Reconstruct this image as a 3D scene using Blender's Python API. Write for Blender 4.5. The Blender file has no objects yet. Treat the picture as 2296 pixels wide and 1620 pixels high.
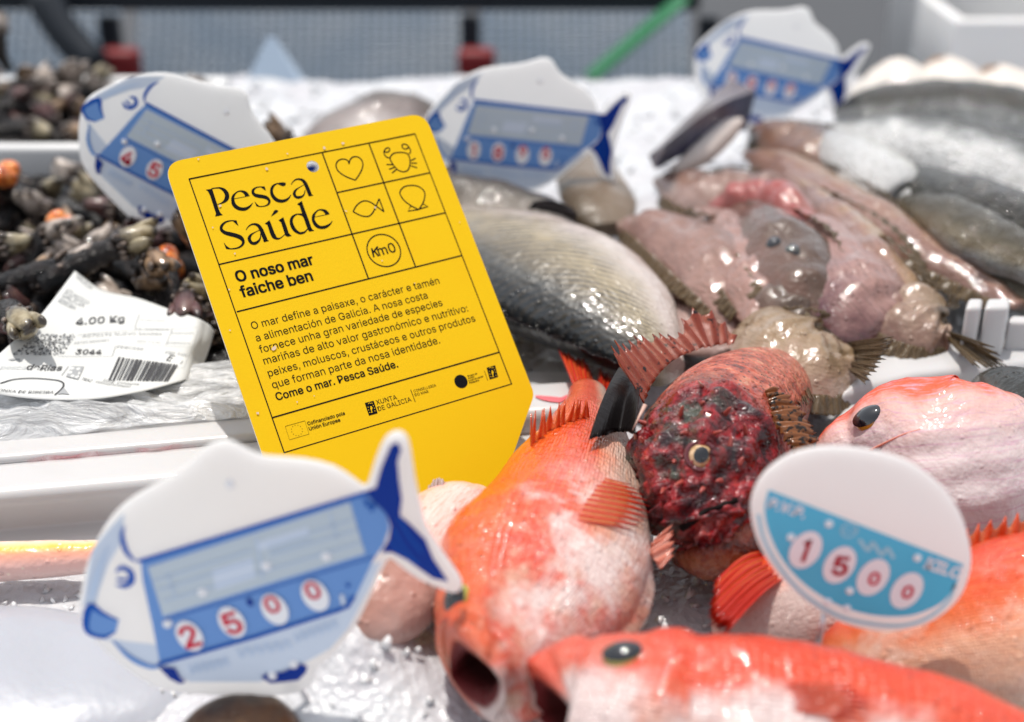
import bpy, math, random, os
import numpy as np
from mathutils import Vector, Matrix
from math import sin, cos, pi, radians

# ------------------------------------------------------------------ camera, light, exposure
sc = bpy.context.scene
COL = sc.collection
TH, FPX, CAMH = radians(25), 3189.0, 0.32          # pitch, focal length in picture units (2296 wide), height over the ice
cam_d = bpy.data.cameras.new('camera'); cam = bpy.data.objects.new('camera', cam_d); COL.objects.link(cam)
cam.location = (0, 0, CAMH); cam.rotation_euler = (pi/2 - TH, 0, 0)
cam_d.sensor_width = 36; cam_d.lens = 36*FPX/2296; cam_d.clip_start = 0.02; cam_d.clip_end = 60
cam_d.dof.use_dof = True; cam_d.dof.focus_distance = 0.595; cam_d.dof.aperture_fstop = 5.0; cam_d.dof.aperture_blades = 0
sc.camera = cam

SUN = Vector((-0.12, 0.16, 0.97)).normalized()
w = bpy.data.worlds.new('World'); sc.world = w; w.use_nodes = True
wn = w.node_tree.nodes; bg = wn['Background']
sky = wn.new('ShaderNodeTexSky'); sky.sky_type = 'NISHITA'; sky.sun_disc = False
sky.sun_elevation = math.asin(SUN.z); sky.sun_rotation = math.atan2(SUN.x, SUN.y)
hs = wn.new('ShaderNodeHueSaturation'); hs.inputs['Saturation'].default_value = .24; w.node_tree.links.new(sky.outputs[0], hs.inputs['Color']); w.node_tree.links.new(hs.outputs[0], bg.inputs[0]); bg.inputs[1].default_value = 0.15
sl = bpy.data.lights.new('sun', 'SUN'); sl.energy = 3.1; sl.angle = radians(0.6); sl.color = (1, .95, .88)
so = bpy.data.objects.new('sun', sl); COL.objects.link(so); so.rotation_euler = SUN.to_track_quat('Z', 'Y').to_euler(); so.location = (0, 0, 3)
sc.view_settings.view_transform = 'Standard'; sc.view_settings.look = 'None'
sc.view_settings.exposure = 0.40; sc.view_settings.gamma = 1; sc.view_settings.use_curve_mapping = False
sc.cycles.use_denoising = True
sc.cycles.max_bounces = 8; sc.cycles.caustics_reflective = False; sc.cycles.caustics_refractive = False
sc.cycles.sample_clamp_indirect = 6

# ------------------------------------------------------------------ helpers: space
FW = Vector((0, cos(TH), -sin(TH))); UP = Vector((0, sin(TH), cos(TH))); RT = Vector((1, 0, 0)); CAM = Vector((0, 0, CAMH))
def P(u, v, d):
    u, v, d = float(u), float(v), float(d); return CAM + d*(FW + (u-1148)/FPX*RT + (810-v)/FPX*UP)            # point at depth d
def G(u, v, z):
    u, v, z = float(u), float(v), float(z)  #                                                                  # point at height z over the ice
    return P(u, v, (CAMH-z)/(sin(TH) + (v-810)/FPX*cos(TH)))
def plane_hit(u, v, o, n):
    r = FW + (u-1148)/FPX*RT + (810-v)/FPX*UP
    return CAM + r*((o-CAM).dot(n)/r.dot(n))
def project(p):
    q = Vector(p)-CAM; d = q.dot(FW); return 1148+FPX*q.x/d, 810-FPX*q.dot(UP)/d
def crop(x0, y0, s): return lambda x, y: ((x0+x/s)/1.11498, (y0+y/s)/1.11498)      # photo close-up -> picture units

def catmull(pts, n, closed=False):
    a = np.array(pts, float); m = len(a)
    segs = m if closed else m-1
    out = []
    for k in range(n):
        t = k*segs/n if closed else k*segs/(n-1)
        i = min(int(t), segs-1); f = t-i
        g = (lambda j: a[j % m]) if closed else (lambda j: a[j] if 0 <= j < m else (2*a[0]-a[1] if j < 0 else 2*a[-1]-a[-2]))
        p0, p1, p2, p3 = g(i-1), g(i), g(i+1), g(i+2)
        out.append(.5*(2*p1+(p2-p0)*f+(2*p0-5*p1+4*p2-p3)*f*f+(3*p1-p0-3*p2+p3)*f**3))
    return np.array(out)

# ------------------------------------------------------------------ helpers: objects
def thing(name, label, cat, loc=(0, 0, 0), group=None):
    o = bpy.data.objects.new(name, None); COL.objects.link(o); o.location = loc; o.empty_display_size = .01
    o['label'] = label; o['category'] = cat
    if group: o['group'] = group
    return o
def tag(o, label=None, cat=None, group=None, kind=None):
    for k, x in (('label', label), ('category', cat), ('group', group), ('kind', kind)):
        if x: o[k] = x
    return o
def rootloc(o):
    l = Vector((0, 0, 0))
    while o is not None: l = l+o.location; o = o.parent
    return l
def obj(name, verts, faces, mat, parent=None, smooth=True, uvs=None, midx=None, local=False, solid=0, sub=0, org=None):
    """one mesh object; verts are world points (or the parent's local ones)"""
    V = [Vector(v) for v in verts]
    loc = Vector((0, 0, 0))
    if not local:
        if parent is not None: base = rootloc(parent)
        else:
            if org is None:
                a = np.array([tuple(v) for v in V]); org = (a[:, 0].mean(), a[:, 1].mean(), a[:, 2].min())
            base = loc = Vector(org)
        V = [v-base for v in V]
    me = bpy.data.meshes.new(name); me.from_pydata([tuple(v) for v in V], [], faces)
    for m in (mat if isinstance(mat, (list, tuple)) else [mat]): me.materials.append(m)
    if midx is not None: me.polygons.foreach_set('material_index', midx)
    if smooth: me.polygons.foreach_set('use_smooth', [True]*len(me.polygons))
    if uvs is not None:
        ul = me.uv_layers.new(name='UVMap'); li = np.empty(len(me.loops), int); me.loops.foreach_get('vertex_index', li)
        ul.data.foreach_set('uv', np.array(uvs, float)[li].ravel())
    me.update(); me.validate()
    o = bpy.data.objects.new(name, me); COL.objects.link(o); o.location = loc
    if parent is not None: o.parent = parent
    if solid:
        md = o.modifiers.new('thickness', 'SOLIDIFY'); md.thickness = solid; md.offset = 0
    if sub:
        md = o.modifiers.new('smooth', 'SUBSURF'); md.levels = md.render_levels = sub
    return o

def fbm(x, y, z, seed=0, octs=3):
    r = np.random.RandomState(seed); s = 0; a = 1.0; t = 0
    for k in range(octs):
        for j in range(4):
            d = r.normal(size=3); d /= np.linalg.norm(d); ph = r.rand()*6.28; f = 2**k*(.7+.6*r.rand())
            s = s+a*np.sin((x*d[0]+y*d[1]+z*d[2])*f+ph)
        t += a*2; a *= .55
    return s/t

def loft(name, st, D, mat, parent, ns=70, nt=48, disp=None, rough=0, rscale=150, seed=1, pw=2.0, turn=None, arch=0.0):
    """body along stations (u, v, z, half depth, half thickness): D points to the back (dorsal) side. UV: x along, y 0 = back .. 1 = belly"""
    c = [tuple(G(s[0], s[1], s[2]))+(s[3], s[4]) for s in st]
    S = catmull(c, ns); S[:, 3:] = np.maximum(S[:, 3:], 1e-5)
    Cn = S[:, :3]; T = np.gradient(Cn, axis=0); T /= np.linalg.norm(T, axis=1)[:, None]
    if turn is not None:
        k0 = int(turn/(len(st)-1)*(ns-1))-3; T[k0:] = T[k0]
    if isinstance(D, (list,)): Dv = catmull(D, ns)
    else: Dv = np.repeat(np.array([tuple(D)], float), ns, 0)
    Dv = Dv-T*(Dv*T).sum(1)[:, None]; Dv /= np.linalg.norm(Dv, axis=1)[:, None]
    Lv = np.cross(T, Dv)
    ph = np.linspace(0, 2*pi, nt, endpoint=False)
    e_ = 2/(np.full(ns, pw) if turn is None else np.where(np.arange(ns) > (turn-1)/(len(st)-1)*(ns-1), 1.45, pw))[:, None]
    cs = np.sign(np.cos(ph))*np.abs(np.cos(ph))**e_; sn = np.sign(np.sin(ph))*np.abs(np.sin(ph))**e_
    X = Cn[:, None]+Dv[:, None]*(S[:, 3, None]*cs)[..., None]+Lv[:, None]*(S[:, 4, None]*sn)[..., None]
    if arch: X[..., 2] -= arch*cs**2*np.sin(pi*np.linspace(0, 1, ns))[:, None]
    ss = np.linspace(0, 1, ns)
    if rough or disp:
        rad = X-Cn[:, None]; ln = np.linalg.norm(rad, axis=2); rad /= np.maximum(ln, 1e-6)[..., None]
        dd = 0
        if rough: dd = fbm(X[..., 0]*rscale, X[..., 1]*rscale, X[..., 2]*rscale, seed, 4)*rough*np.minimum(1, ln/.008)
        if disp: dd = dd+disp(ss[:, None]*np.ones(nt), ph[None]*np.ones((ns, 1)))
        X = X+rad*np.asarray(dd)[..., None]
    V = X.reshape(-1, 3).tolist(); F = []
    for i in range(ns-1):
        for j in range(nt):
            k = (j+1) % nt; F.append((i*nt+j, i*nt+k, (i+1)*nt+k, (i+1)*nt+j))
    F.append(tuple(range(nt))[::-1]); F.append(tuple((ns-1)*nt+j for j in range(nt)))
    uv = [(s, (1-cos(p))/2) for s in ss for p in ph]
    o = obj(name, V, F, mat, parent, uvs=uv)
    o_frames[o.name] = (S, T, Dv, Lv)
    return o
o_frames = {}
def on_body(o, s, ph, lift=0):
    """surface point and outward normal of a loft"""
    S, T, Dv, Lv = o_frames[o.name]; i = min(int(s*(len(S)-1)+.5), len(S)-1)
    r = Dv[i]*S[i, 3]*cos(ph)+Lv[i]*S[i, 4]*sin(ph)
    n = Dv[i]*cos(ph)/S[i, 3]+Lv[i]*sin(ph)/S[i, 4]; n /= np.linalg.norm(n)
    return Vector(S[i, :3]+r+n*lift), Vector(n)

def fin(name, base, tips, mat, parent, rays=12, jag=.15, n=None, rows=9, curl=0.0, rib=.0004, solid=.0005, seed=0, spiky=1.0, even=False, wob=.0006):
    """fan of rays from base line to tip line (world points)"""
    n = n or rays*6+1; r = random.Random(seed)
    B = catmull([tuple(p) for p in base], n); T = catmull([tuple(p) for p in tips], n)
    ctr = (T.mean(0)-B.mean(0)); al = B[-1]-B[0]; N = np.cross(al, ctr); N /= max(np.linalg.norm(N), 1e-9)
    if N @ np.array(tuple(CAM-Vector(B.mean(0)))) < 0: N = -N
    jit = [r.uniform(.75, 1.25) for _ in range(rays+2)]; V = []; uv = []
    for i in range(n):
        x = i/(n-1)*rays; f = x-math.floor(x); k = min(int(x+.5), rays)
        web = abs(sin(pi*f))**spiky                                    # 0 on a ray, 1 between two
        tip = B[i]+(T[i]-B[i])*(1-jag*web*jit[min(int(x), rays)])
        if not even: tip = B[i]+(tip-B[i])*(1+.06*(jit[k]-1))
        for q in range(rows):
            t = q/(rows-1)
            p = B[i]+(tip-B[i])*t+N*(curl*sin(pi*t*.9)*np.linalg.norm(T[i]-B[i])+rib*cos(2*pi*x)*(1-.5*t)+wob*sin(i*.4+3*t))
            V.append(p.tolist()); uv.append((x, t))
    F = [(i*rows+q, (i+1)*rows+q, (i+1)*rows+q+1, i*rows+q+1) for i in range(n-1) for q in range(rows-1)]
    return obj(name, V, F, mat, parent, uvs=uv, solid=solid)

def cap(p, n, r, a0, a1, seg=28, rings=8, flatten=1.0, stretch=1.0, axis=None):
    """part of a ball: polar angle a0..a1 round direction n"""
    n = Vector(n).normalized(); x = (axis if axis is not None else Vector((0, 0, 1)) if abs(n.z) < .9 else Vector((1, 0, 0)))
    x = (x-n*x.dot(n)).normalized(); y = n.cross(x); V = []; F = []
    for i in range(rings+1):
        a = a0+(a1-a0)*i/rings
        for j in range(seg):
            b = 2*pi*j/seg; V.append(p+r*(n*cos(a)*flatten+(x*cos(b)*stretch+y*sin(b))*sin(a)))
    for i in range(rings):
        for j in range(seg):
            k = (j+1) % seg; F.append((i*seg+j, (i+1)*seg+j, (i+1)*seg+k, i*seg+k))
    if a0 < .01: F.append(tuple(range(seg)))
    return V, F
def eye(parent, p, n, r, iris, pupil, pa=.62, stretch=1.0, axis=None, flatten=.8):
    V, F = cap(p, n, r, 0.005, pi*.62, stretch=stretch, axis=axis, flatten=flatten)
    e = obj('eye', V, F, iris, parent)
    V, F = cap(p+Vector(n).normalized()*r*.03, n, r*1.01, 0.005, pa, rings=6, stretch=stretch*1.15, axis=axis, flatten=flatten)
    obj('pupil', V, F, pupil, e)
    return e

def box(a, b, bev=.002):
    """bevelled box from corner a to corner b (verts, faces)"""
    import bmesh
    bm = bmesh.new(); bmesh.ops.create_cube(bm, size=1)
    a = Vector(a); b = Vector(b)
    for v in bm.verts: v.co = Vector([(a[i]+b[i])/2+v.co[i]*abs(b[i]-a[i]) for i in range(3)])
    if bev: bmesh.ops.bevel(bm, geom=bm.edges[:], offset=bev, segments=3, affect='EDGES', profile=.5)
    V = [v.co.copy() for v in bm.verts]; bm.verts.index_update(); F = [tuple(v.index for v in f.verts) for f in bm.faces]; bm.free()
    return V, F
def tube(pts, r, seg=10, r2=None, n=None):
    pts = [Vector(p) for p in pts]
    if n: pts = [Vector(p) for p in catmull([tuple(p) for p in pts], n)]
    V = []; F = []; m = len(pts)
    for i, p in enumerate(pts):
        t = (pts[min(i+1, m-1)]-pts[max(i-1, 0)]).normalized(); a = t.orthogonal().normalized()
        if abs(t.z) < .95: a = t.cross(Vector((0, 0, 1))).normalized()
        b = t.cross(a); rr = r+((r2 if r2 is not None else r)-r)*i/max(m-1, 1)
        for j in range(seg): V.append(p+rr*(a*cos(2*pi*j/seg)+b*sin(2*pi*j/seg)))
    for i in range(m-1):
        for j in range(seg):
            k = (j+1) % seg; F.append((i*seg+j, i*seg+k, (i+1)*seg+k, (i+1)*seg+j))
    F.append(tuple(range(seg))[::-1]); F.append(tuple((m-1)*seg+j for j in range(seg)))
    return V, F
def merge(*vf):
    V = []; F = []
    for v, f in vf:
        b = len(V); V += list(v); F += [tuple(i+b for i in x) for x in f]
    return V, F

# ------------------------------------------------------------------ helpers: flat print
class Flat:
    """flat shapes in 2-D; layers keep overlapping shapes apart"""
    def __init__(s): s.V = []; s.F = []; s.M = []; s.L = []
    def poly(s, pts, m=0, layer=0.):
        pts = [tuple(p) for p in pts]
        b = len(s.V); s.V += pts; s.L += [layer]*len(pts); s.F.append(tuple(range(b, b+len(pts)))); s.M.append(m)
    def stroke(s, pts, wd=None, m=0, layer=0., closed=False, n=None, smooth=True):
        """pts of (x, y) with width wd, or (x, y, width)"""
        a = [tuple(p) if wd is None else tuple(p)+(wd,) for p in pts]
        if smooth and len(a) > 2: a = catmull(a, n or len(a)*6, closed)
        a = np.array(a, float); k = len(a)
        if closed: t = np.roll(a[:, :2], -1, 0)-np.roll(a[:, :2], 1, 0)
        else: t = np.gradient(a[:, :2], axis=0)
        t /= np.maximum(np.linalg.norm(t, axis=1), 1e-12)[:, None]; nn = np.stack([-t[:, 1], t[:, 0]], 1)
        A = a[:, :2]+nn*a[:, 2:]/2; B = a[:, :2]-nn*a[:, 2:]/2
        b = len(s.V); s.V += A.tolist()+B.tolist(); s.L += [layer]*(2*k)
        for i in range(k if closed else k-1):
            j = (i+1) % k; s.F.append((b+i, b+j, b+k+j, b+k+i)); s.M.append(m)
    def disc(s, c, rx, ry=None, ang=0, m=0, layer=0., n=32):
        ry = ry or rx
        s.poly([(c[0]+rx*cos(t)*cos(ang)-ry*sin(t)*sin(ang), c[1]+rx*cos(t)*sin(ang)+ry*sin(t)*cos(ang)) for t in np.linspace(0, 2*pi, n, endpoint=False)], m, layer)
    def text(s, body, p0, p1, m=0, layer=0., font=None, bold=0., h=None, shear=0.):
        """lettering with its baseline from p0 to p1 (fills that length)"""
        V, F, x0, x1 = glyphs(body, font, bold)
        p0 = np.array(p0, float); p1 = np.array(p1, float); L = np.linalg.norm(p1-p0); e = (p1-p0)/L; k = L/(x1-x0)
        up = np.array([-e[1], e[0]])*s.flip; kh = k if h is None else h
        b = len(s.V)
        for x, y in V: s.V.append(tuple(p0+e*((x-x0)*k+shear*y*kh)+up*y*kh)); s.L.append(layer)
        for f in F: s.F.append(tuple(i+b for i in f)); s.M.append(m)
    flip = 1
    def build(s, name, fn, mats, parent, local=False, dz=.00012):
        V = [fn(x, y, dz*(1+l)) for (x, y), l in zip(s.V, s.L)]
        return obj(name, V, s.F, mats, parent, smooth=False, midx=s.M, local=local)
try:
    FONT = bpy.data.fonts.load(os.path.join(bpy.utils.system_resource('DATAFILES'), 'fonts', 'Inter.woff2'))
except Exception:
    FONT = None
_gl = {}
def glyphs(body, font=None, bold=0.):
    key = (body, bold)
    if key not in _gl:
        c = bpy.data.curves.new('lettering', 'FONT'); c.body = body; c.offset = bold; c.resolution_u = 3
        if FONT: c.font = FONT
        o = bpy.data.objects.new('lettering', c); COL.objects.link(o); me = bpy.data.meshes.new_from_object(o)
        V = [(v.co.x, v.co.y) for v in me.vertices]; F = [tuple(f.vertices) for f in me.polygons]
        bpy.data.objects.remove(o); bpy.data.curves.remove(c); bpy.data.meshes.remove(me)
        xs = [v[0] for v in V]; _gl[key] = (V, F, min(xs), max(xs))
    return _gl[key]

# ------------------------------------------------------------------ helpers: materials
def lin(*c):
    c = c[0] if len(c) == 1 else c
    return tuple(((x/255+.055)/1.055)**2.4 if x/255 > .04045 else x/255/12.92 for x in c)+(1,)
class Mat:
    def __init__(s, name, base=(.8, .8, .8, 1), rough=.5, spec=.5, coat=0, coat_rough=.1, metal=0, sss=0, sss_r=(.01, .004, .002), trans=0, alpha=1, ior=1.45):
        s.m = bpy.data.materials.new(name); s.m.use_nodes = True; s.t = s.m.node_tree; s.b = s.t.nodes['Principled BSDF']
        s.set('Base Color', tuple(base)[:3]+(1,)); s.set('Roughness', rough); s.set('Specular IOR Level', spec); s.set('Coat Weight', coat); s.set('Coat Roughness', coat_rough)
        s.set('Metallic', metal); s.set('Transmission Weight', trans); s.set('Alpha', alpha); s.set('IOR', ior)
        if sss: s.set('Subsurface Weight', sss); s.set('Subsurface Radius', sss_r); s.set('Subsurface Scale', 1.0)
        s.tc = None
    def set(s, k, v):
        i = s.b.inputs[k]
        if hasattr(v, 'is_linked') or isinstance(v, bpy.types.NodeSocket): s.t.links.new(v, i)
        else: i.default_value = v
        return s
    def node(s, ty, ins=None, **kw):
        n = s.t.nodes.new('ShaderNode'+ty)
        for k, v in kw.items(): setattr(n, k, v)
        for k, v in (ins or {}).items():
            if isinstance(v, bpy.types.NodeSocket): s.t.links.new(v, n.inputs[k])
            else: n.inputs[k].default_value = v
        return n
    def co(s, which='Object'):
        if s.tc is None: s.tc = s.node('TexCoord')
        return s.tc.outputs[which]
    def mapped(s, scale, which='Object', rot=(0, 0, 0), loc=(0, 0, 0)):
        return s.node('Mapping', {0: s.co(which), 1: loc, 2: rot, 3: scale}).outputs[0]
    def noise(s, scale, detail=3, rough=.55, dist=0, co=None):
        return s.node('TexNoise', {'Vector': co or s.co(), 'Scale': scale, 'Detail': detail, 'Roughness': rough, 'Distortion': dist}).outputs[0]
    def vor(s, scale, co=None, feature='F1', rnd=1):
        return s.node('TexVoronoi', {'Vector': co or s.co(), 'Scale': scale, 'Randomness': rnd}, feature=feature).outputs[0]
    def wave(s, scale, dist=0, co=None, dscale=1, detail=2):
        return s.node('TexWave', {'Vector': co or s.co(), 'Scale': scale, 'Distortion': dist, 'Detail': detail, 'Detail Scale': dscale}).outputs[1]
    def ramp(s, fac, stops, interp='LINEAR'):
        n = s.node('ValToRGB', {0: fac}); e = n.color_ramp.elements; n.color_ramp.interpolation = interp
        while len(e) < len(stops): e.new(.5)
        for k, (p, c) in enumerate(stops):
            e[k].position = p; c = (c, c, c) if isinstance(c, (int, float)) else c; e[k].color = tuple(c)[:3]+(1,)
        return n.outputs[0]
    def mix(s, fac, a, b, mode='MIX'):
        n = s.node('Mix', data_type='RGBA', blend_type=mode)
        for i, v in ((0, fac), (6, a), (7, b)):
            if isinstance(v, bpy.types.NodeSocket): s.t.links.new(v, n.inputs[i])
            else: n.inputs[i].default_value = v if i == 0 else tuple(v)[:3]+(1,)
        return n.outputs[2]
    def math(s, op, a, b=0.0, c=None):
        n = s.node('Math', {0: a, 1: b}, operation=op); n.use_clamp = False
        if c is not None: n.inputs[2].default_value = c
        return n.outputs[0]
    def uv(s):
        n = s.node('SeparateXYZ', {0: s.co('UV')}); return n.outputs[0], n.outputs[1]
    def bump(s, h, strength=.5, dist=.001, prev=None):
        i = {'Height': h, 'Strength': strength, 'Distance': dist}
        if prev is not None: i['Normal'] = prev
        s._n = s.node('Bump', i).outputs[0]; s.set('Normal', s._n)
        if s.b.inputs['Coat Weight'].default_value > 0: s.set('Coat Normal', s._n)
        return s._n
# ------------------------------------------------------------------ setting: counter, ice, ground, what stands behind
m = Mat('asphalt', lin(70, 72, 76), .9); m.bump(m.noise(200), .4, .002); ASPH = m.m
s_ = 30
obj('ground', [(-s_, -s_, -.95), (s_, -s_, -.95), (s_, s_, -.95), (-s_, s_, -.95)], [(0, 1, 2, 3)], ASPH, smooth=False)['kind'] = 'structure'
m = Mat('steel', (.55, .56, .58), .35, metal=.9); STEEL = m.m
V, F = box((-.95, .1, -.06), (.95, 1.315, -.012), .004)
obj('stall_counter', V, F, STEEL, smooth=False)['kind'] = 'structure'

m = Mat('ice', (.62, .63, .65), .32, coat=.25, sss=.3, sss_r=(.012, .014, .016))
n1 = m.noise(140, 4, .6); n2 = m.vor(260)
m.set('Base Color', m.mix(m.ramp(m.noise(22, 3), [(.42, 0), (.7, 1)]), (.56, .57, .59), (.46, .45, .48)))
m.bump(m.math('ADD', n1, m.math('MULTIPLY', n2, .6)), .55, .003); ICE = m.m
nx, ny = 260, 210; xs = np.linspace(-.92, .92, nx); ys = np.linspace(.12, 1.30, ny); gx, gy = np.meshgrid(xs, ys)
gz = fbm(gx*32, gy*32, 0*gx, 3, 4)*.006+np.abs(fbm(gx*150, gy*150, 0*gx, 5, 3))*.004-.002
mx_, my_ = G(800, 1540, 0).x, G(800, 1540, 0).y; gz = gz+.022*np.exp(-((gx-mx_)/.035)**2-((gy-my_)/.03)**2)*(1+.25*fbm(gx*120, gy*120, 0*gx, 9, 3))
V = np.stack([gx, gy, gz], 2).reshape(-1, 3).tolist()
F = [(j*nx+i, j*nx+i+1, (j+1)*nx+i+1, (j+1)*nx+i) for j in range(ny-1) for i in range(nx-1)]
tag(obj('crushed_ice', V, F, ICE), 'bed of white crushed ice under the fish', 'ice', kind='stuff')

rc = np.random.RandomState(3); V = []; F = []
m = Mat('ice_chip', (.60, .61, .63), .22, spec=.5, coat=.5, sss=.3, sss_r=(.01, .012, .014)); CHIP = m.m
for i in range(5200):
    far = i > 3400
    x_, y_ = (rc.uniform(-.35, .42), rc.uniform(.34, .75)) if not far else (rc.uniform(-.5, .7), rc.uniform(.75, 1.27))
    r_ = rc.uniform(.0011, .0032)*(1.5 if far else 1); i0 = min(nx-1, int((x_+.92)/1.84*(nx-1))); j0 = min(ny-1, int((y_-.12)/1.18*(ny-1))); z_ = gz[j0, i0]+r_*.3; b = len(V)
    q = rc.normal(size=(6, 3)); q = np.array([[1, 0, 0], [-1, 0, 0], [0, 1, 0], [0, -1, 0], [0, 0, 1], [0, 0, -1]])+q*.28; a_ = rc.uniform(0, 6.28); ca, sa = cos(a_), sin(a_); q = q*rc.uniform(.6, 1.4, 3)
    V += [(x_+r_*(p[0]*ca-p[1]*sa), y_+r_*(p[0]*sa+p[1]*ca), z_+r_*(p[2]*.8+p[0]*.3)) for p in q]
    F += [(b+u_, b+v_, b+w_) for u_, v_, w_ in [(0, 2, 4), (2, 1, 4), (1, 3, 4), (3, 0, 4), (2, 0, 5), (1, 2, 5), (3, 1, 5), (0, 3, 5)]]
tag(obj('ice_chips', V, F, CHIP, smooth=True), 'loose chips of crushed ice strewn between the fish', 'ice', kind='stuff')

# ------------------------------------------------------------------ yellow hanging card
m = Mat('yellow_card', (.70, .435, .0), .6, spec=.2)
sp = m.ramp(m.vor(420, rnd=1), [(.012, 1), (.022, 0)])
blot = m.ramp(m.noise(55, 4), [(.66, 0), (.78, 1)])
m.set('Base Color', m.mix(m.math('MULTIPLY', sp, blot), m.mix(m.math('MULTIPLY', m.ramp(m.noise(25, 3), [(.5, 0), (.75, 1)]), .5), (.70, .44, .0), (.70, .405, .0)), (.85, .72, .45)))
m.bump(m.noise(900, 2), .12, .0004); YEL = m.m
m = Mat('card_edge', (.8, .74, .66), .6); CEDGE = m.m
m = Mat('black_print', (.006, .006, .008), .8, spec=.08); BLK = m.m
m = Mat('scale_fleck', (.78, .7, .66), .3, coat=.4); m.set('Base Color', (.60, .46, .34, 1)); m.set('Coat Weight', 0); m.set('Roughness', .6); FLECK = m.m

CN = Vector((.36879717, -.64530742, .66900448)).normalized(); CO = P(780, 650, .62)
AX = Vector((0, 0, 0))
ax_x = (plane_hit(930.3, 300.8, CO, CN)-plane_hit(424, 402.2, CO, CN)).normalized(); ax_y = CN.cross(ax_x)
def card2(c):                                                   # picture units -> card plane coordinates
    p = plane_hit(c[0], c[1], CO, CN)-CO; return (p.dot(ax_x), p.dot(ax_y))
def card3(x, y, dz=0): return CO+ax_x*x+ax_y*y+CN*dz
K1 = crop(400, 270, 1.6365); K2 = crop(780, 300, 4.05); K3 = crop(500, 430, 7.653); K4 = crop(530, 495, 7.175); K5 = crop(690, 930, 4.0281)
k = lambda K, pts: [card2(K(*p)) for p in pts]
def rounded(pts, rad):
    out = []; n = len(pts)
    for i in range(n):
        a, b, c = (np.array(pts[j % n], float) for j in (i-1, i, i+1)); r = rad[i]
        if not r: out.append(tuple(b)); continue
        u1 = (a-b)/np.linalg.norm(a-b); u2 = (c-b)/np.linalg.norm(c-b); A = b+u1*r; B = b+u2*r
        for t in np.linspace(0, 1, 9): out.append(tuple((1-t)**2*A+2*t*(1-t)*b+t*t*B))
    return out
card = thing('hanging_card', 'yellow card with black print and chamfered lower corners standing among the fish', 'sign', card3(.03, -.085))
oc = k(K1, [(14, 227), (1082, 19), (1532, 1172), (1395, 1560)])
# the hidden foot mirrors the visible one
L0, R0 = np.array(oc[0]), np.array(oc[1]); mid_dir = (np.array(k(K1, [(412, 1400)])[0])-np.array(k(K1, [(103, 490)])[0])); mid_dir /= np.linalg.norm(mid_dir)
rl = np.linalg.norm(np.array(oc[2])-R0); LC = L0+mid_dir*rl; ch = np.array(oc[3])-np.array(oc[2]); ex = (R0-L0)/np.linalg.norm(R0-L0); ey = np.array([-ex[1], ex[0]])
chl = np.array([-(ch@ex), ch@ey]); BR_ = np.array(oc[3]); BL_ = LC+ex*chl[0]+ey*chl[1]
BL_ = BR_-ex*abs(((BR_-BL_)@ex))
outline = rounded([tuple(L0), tuple(R0), oc[2], tuple(BR_), tuple(BL_), tuple(LC)], [.0085, .0085, .003, .002, .002, .003])
hole_c = np.array(k(K1, [(625, 240)])[0]); hole_r = np.linalg.norm(np.array(k(K1, [(650, 240)])[0])-hole_c)
def plate_with_hole(name, outline, hc, hr, th, fn, mats, parent, local=False):
    n = len(outline); m_ = 28; o = [np.array(p) for p in outline]
    a = [math.atan2(p[1]-hc[1], p[0]-hc[0]) for p in o]
    ring = [(hc[0]+hr*cos(2*pi*j/m_), hc[1]+hr*sin(2*pi*j/m_)) for j in range(m_)]
    from mathutils.geometry import tessellate_polygon
    tri = tessellate_polygon([[Vector((p[0], p[1], 0)) for p in o], [Vector((p[0], p[1], 0)) for p in ring[::-1]]])
    allp = list(outline)+ring[::-1]; N = len(allp)
    V = [fn(p[0], p[1], 0) for p in allp]+[fn(p[0], p[1], -th) for p in allp]; F = [tuple(t) for t in tri]+[tuple(i+N for i in t[::-1]) for t in tri]; M = [0]*len(F)
    for i in range(n): j = (i+1) % n; F.append((i, i+N, j+N, j)); M.append(1)
    for i in range(m_): j = (i+1) % m_; F.append((n+i, n+i+N, n+j+N, n+j)); M.append(1)
    return obj(name, V, F, mats, parent, smooth=False, midx=M, local=local)
plate_with_hole('panel', outline, hole_c, hole_r, .0008, card3, [YEL, CEDGE], card)

f = Flat()
lw = .00062
def ln(K, *pts, wd=lw): f.stroke(k(K, pts), wd, smooth=False)
fr = k(K1, [(119, 292), (1043, 107), (1438, 1130), (508, 1411)])
f.stroke(fr+[fr[0], fr[1]], lw*1.05, smooth=False)
for a in [((664, 186), (852, 698)), ((855, 148), (1045, 650)), ((726, 347), (1104, 266)), ((243, 641), (1166, 430)), ((314, 835), (1233, 605)), ((460, 1268), (1388, 1000))]: ln(K1, *a)
iw = .00055
f.stroke(k(K2, [(375, 448), (362, 415), (330, 400), (290, 402), (255, 425), (243, 465), (258, 510), (300, 550), (360, 583), (438, 612)]), iw)
f.stroke(k(K2, [(438, 612), (475, 560), (505, 500), (514, 450), (500, 405), (465, 378), (425, 375), (395, 392), (380, 420), (375, 448)]), iw)
f.stroke(k(K2, [(790, 385), (820, 345), (870, 332), (930, 333), (970, 350), (990, 400), (990, 460), (970, 510), (930, 527), (880, 515), (845, 485), (805, 430)]), iw, closed=True)
f.stroke(k(K2, [(733, 322), (760, 330), (785, 310), (780, 287), (757, 287), (736, 305), (728, 330), (737, 360), (758, 380), (785, 387)]), iw)
f.stroke(k(K2, [(984, 347), (998, 320), (985, 285), (965, 260), (940, 247), (915, 252), (912, 275), (930, 294), (955, 296), (976, 280)]), iw)
for a in [((752, 453), (820, 455)), ((780, 502), (838, 480)), ((810, 540), (855, 503)), ((1000, 415), (1048, 390)), ((1003, 440), (1062, 440)), ((1000, 465), (1064, 487))]: ln(K2, *a, wd=iw)
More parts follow.
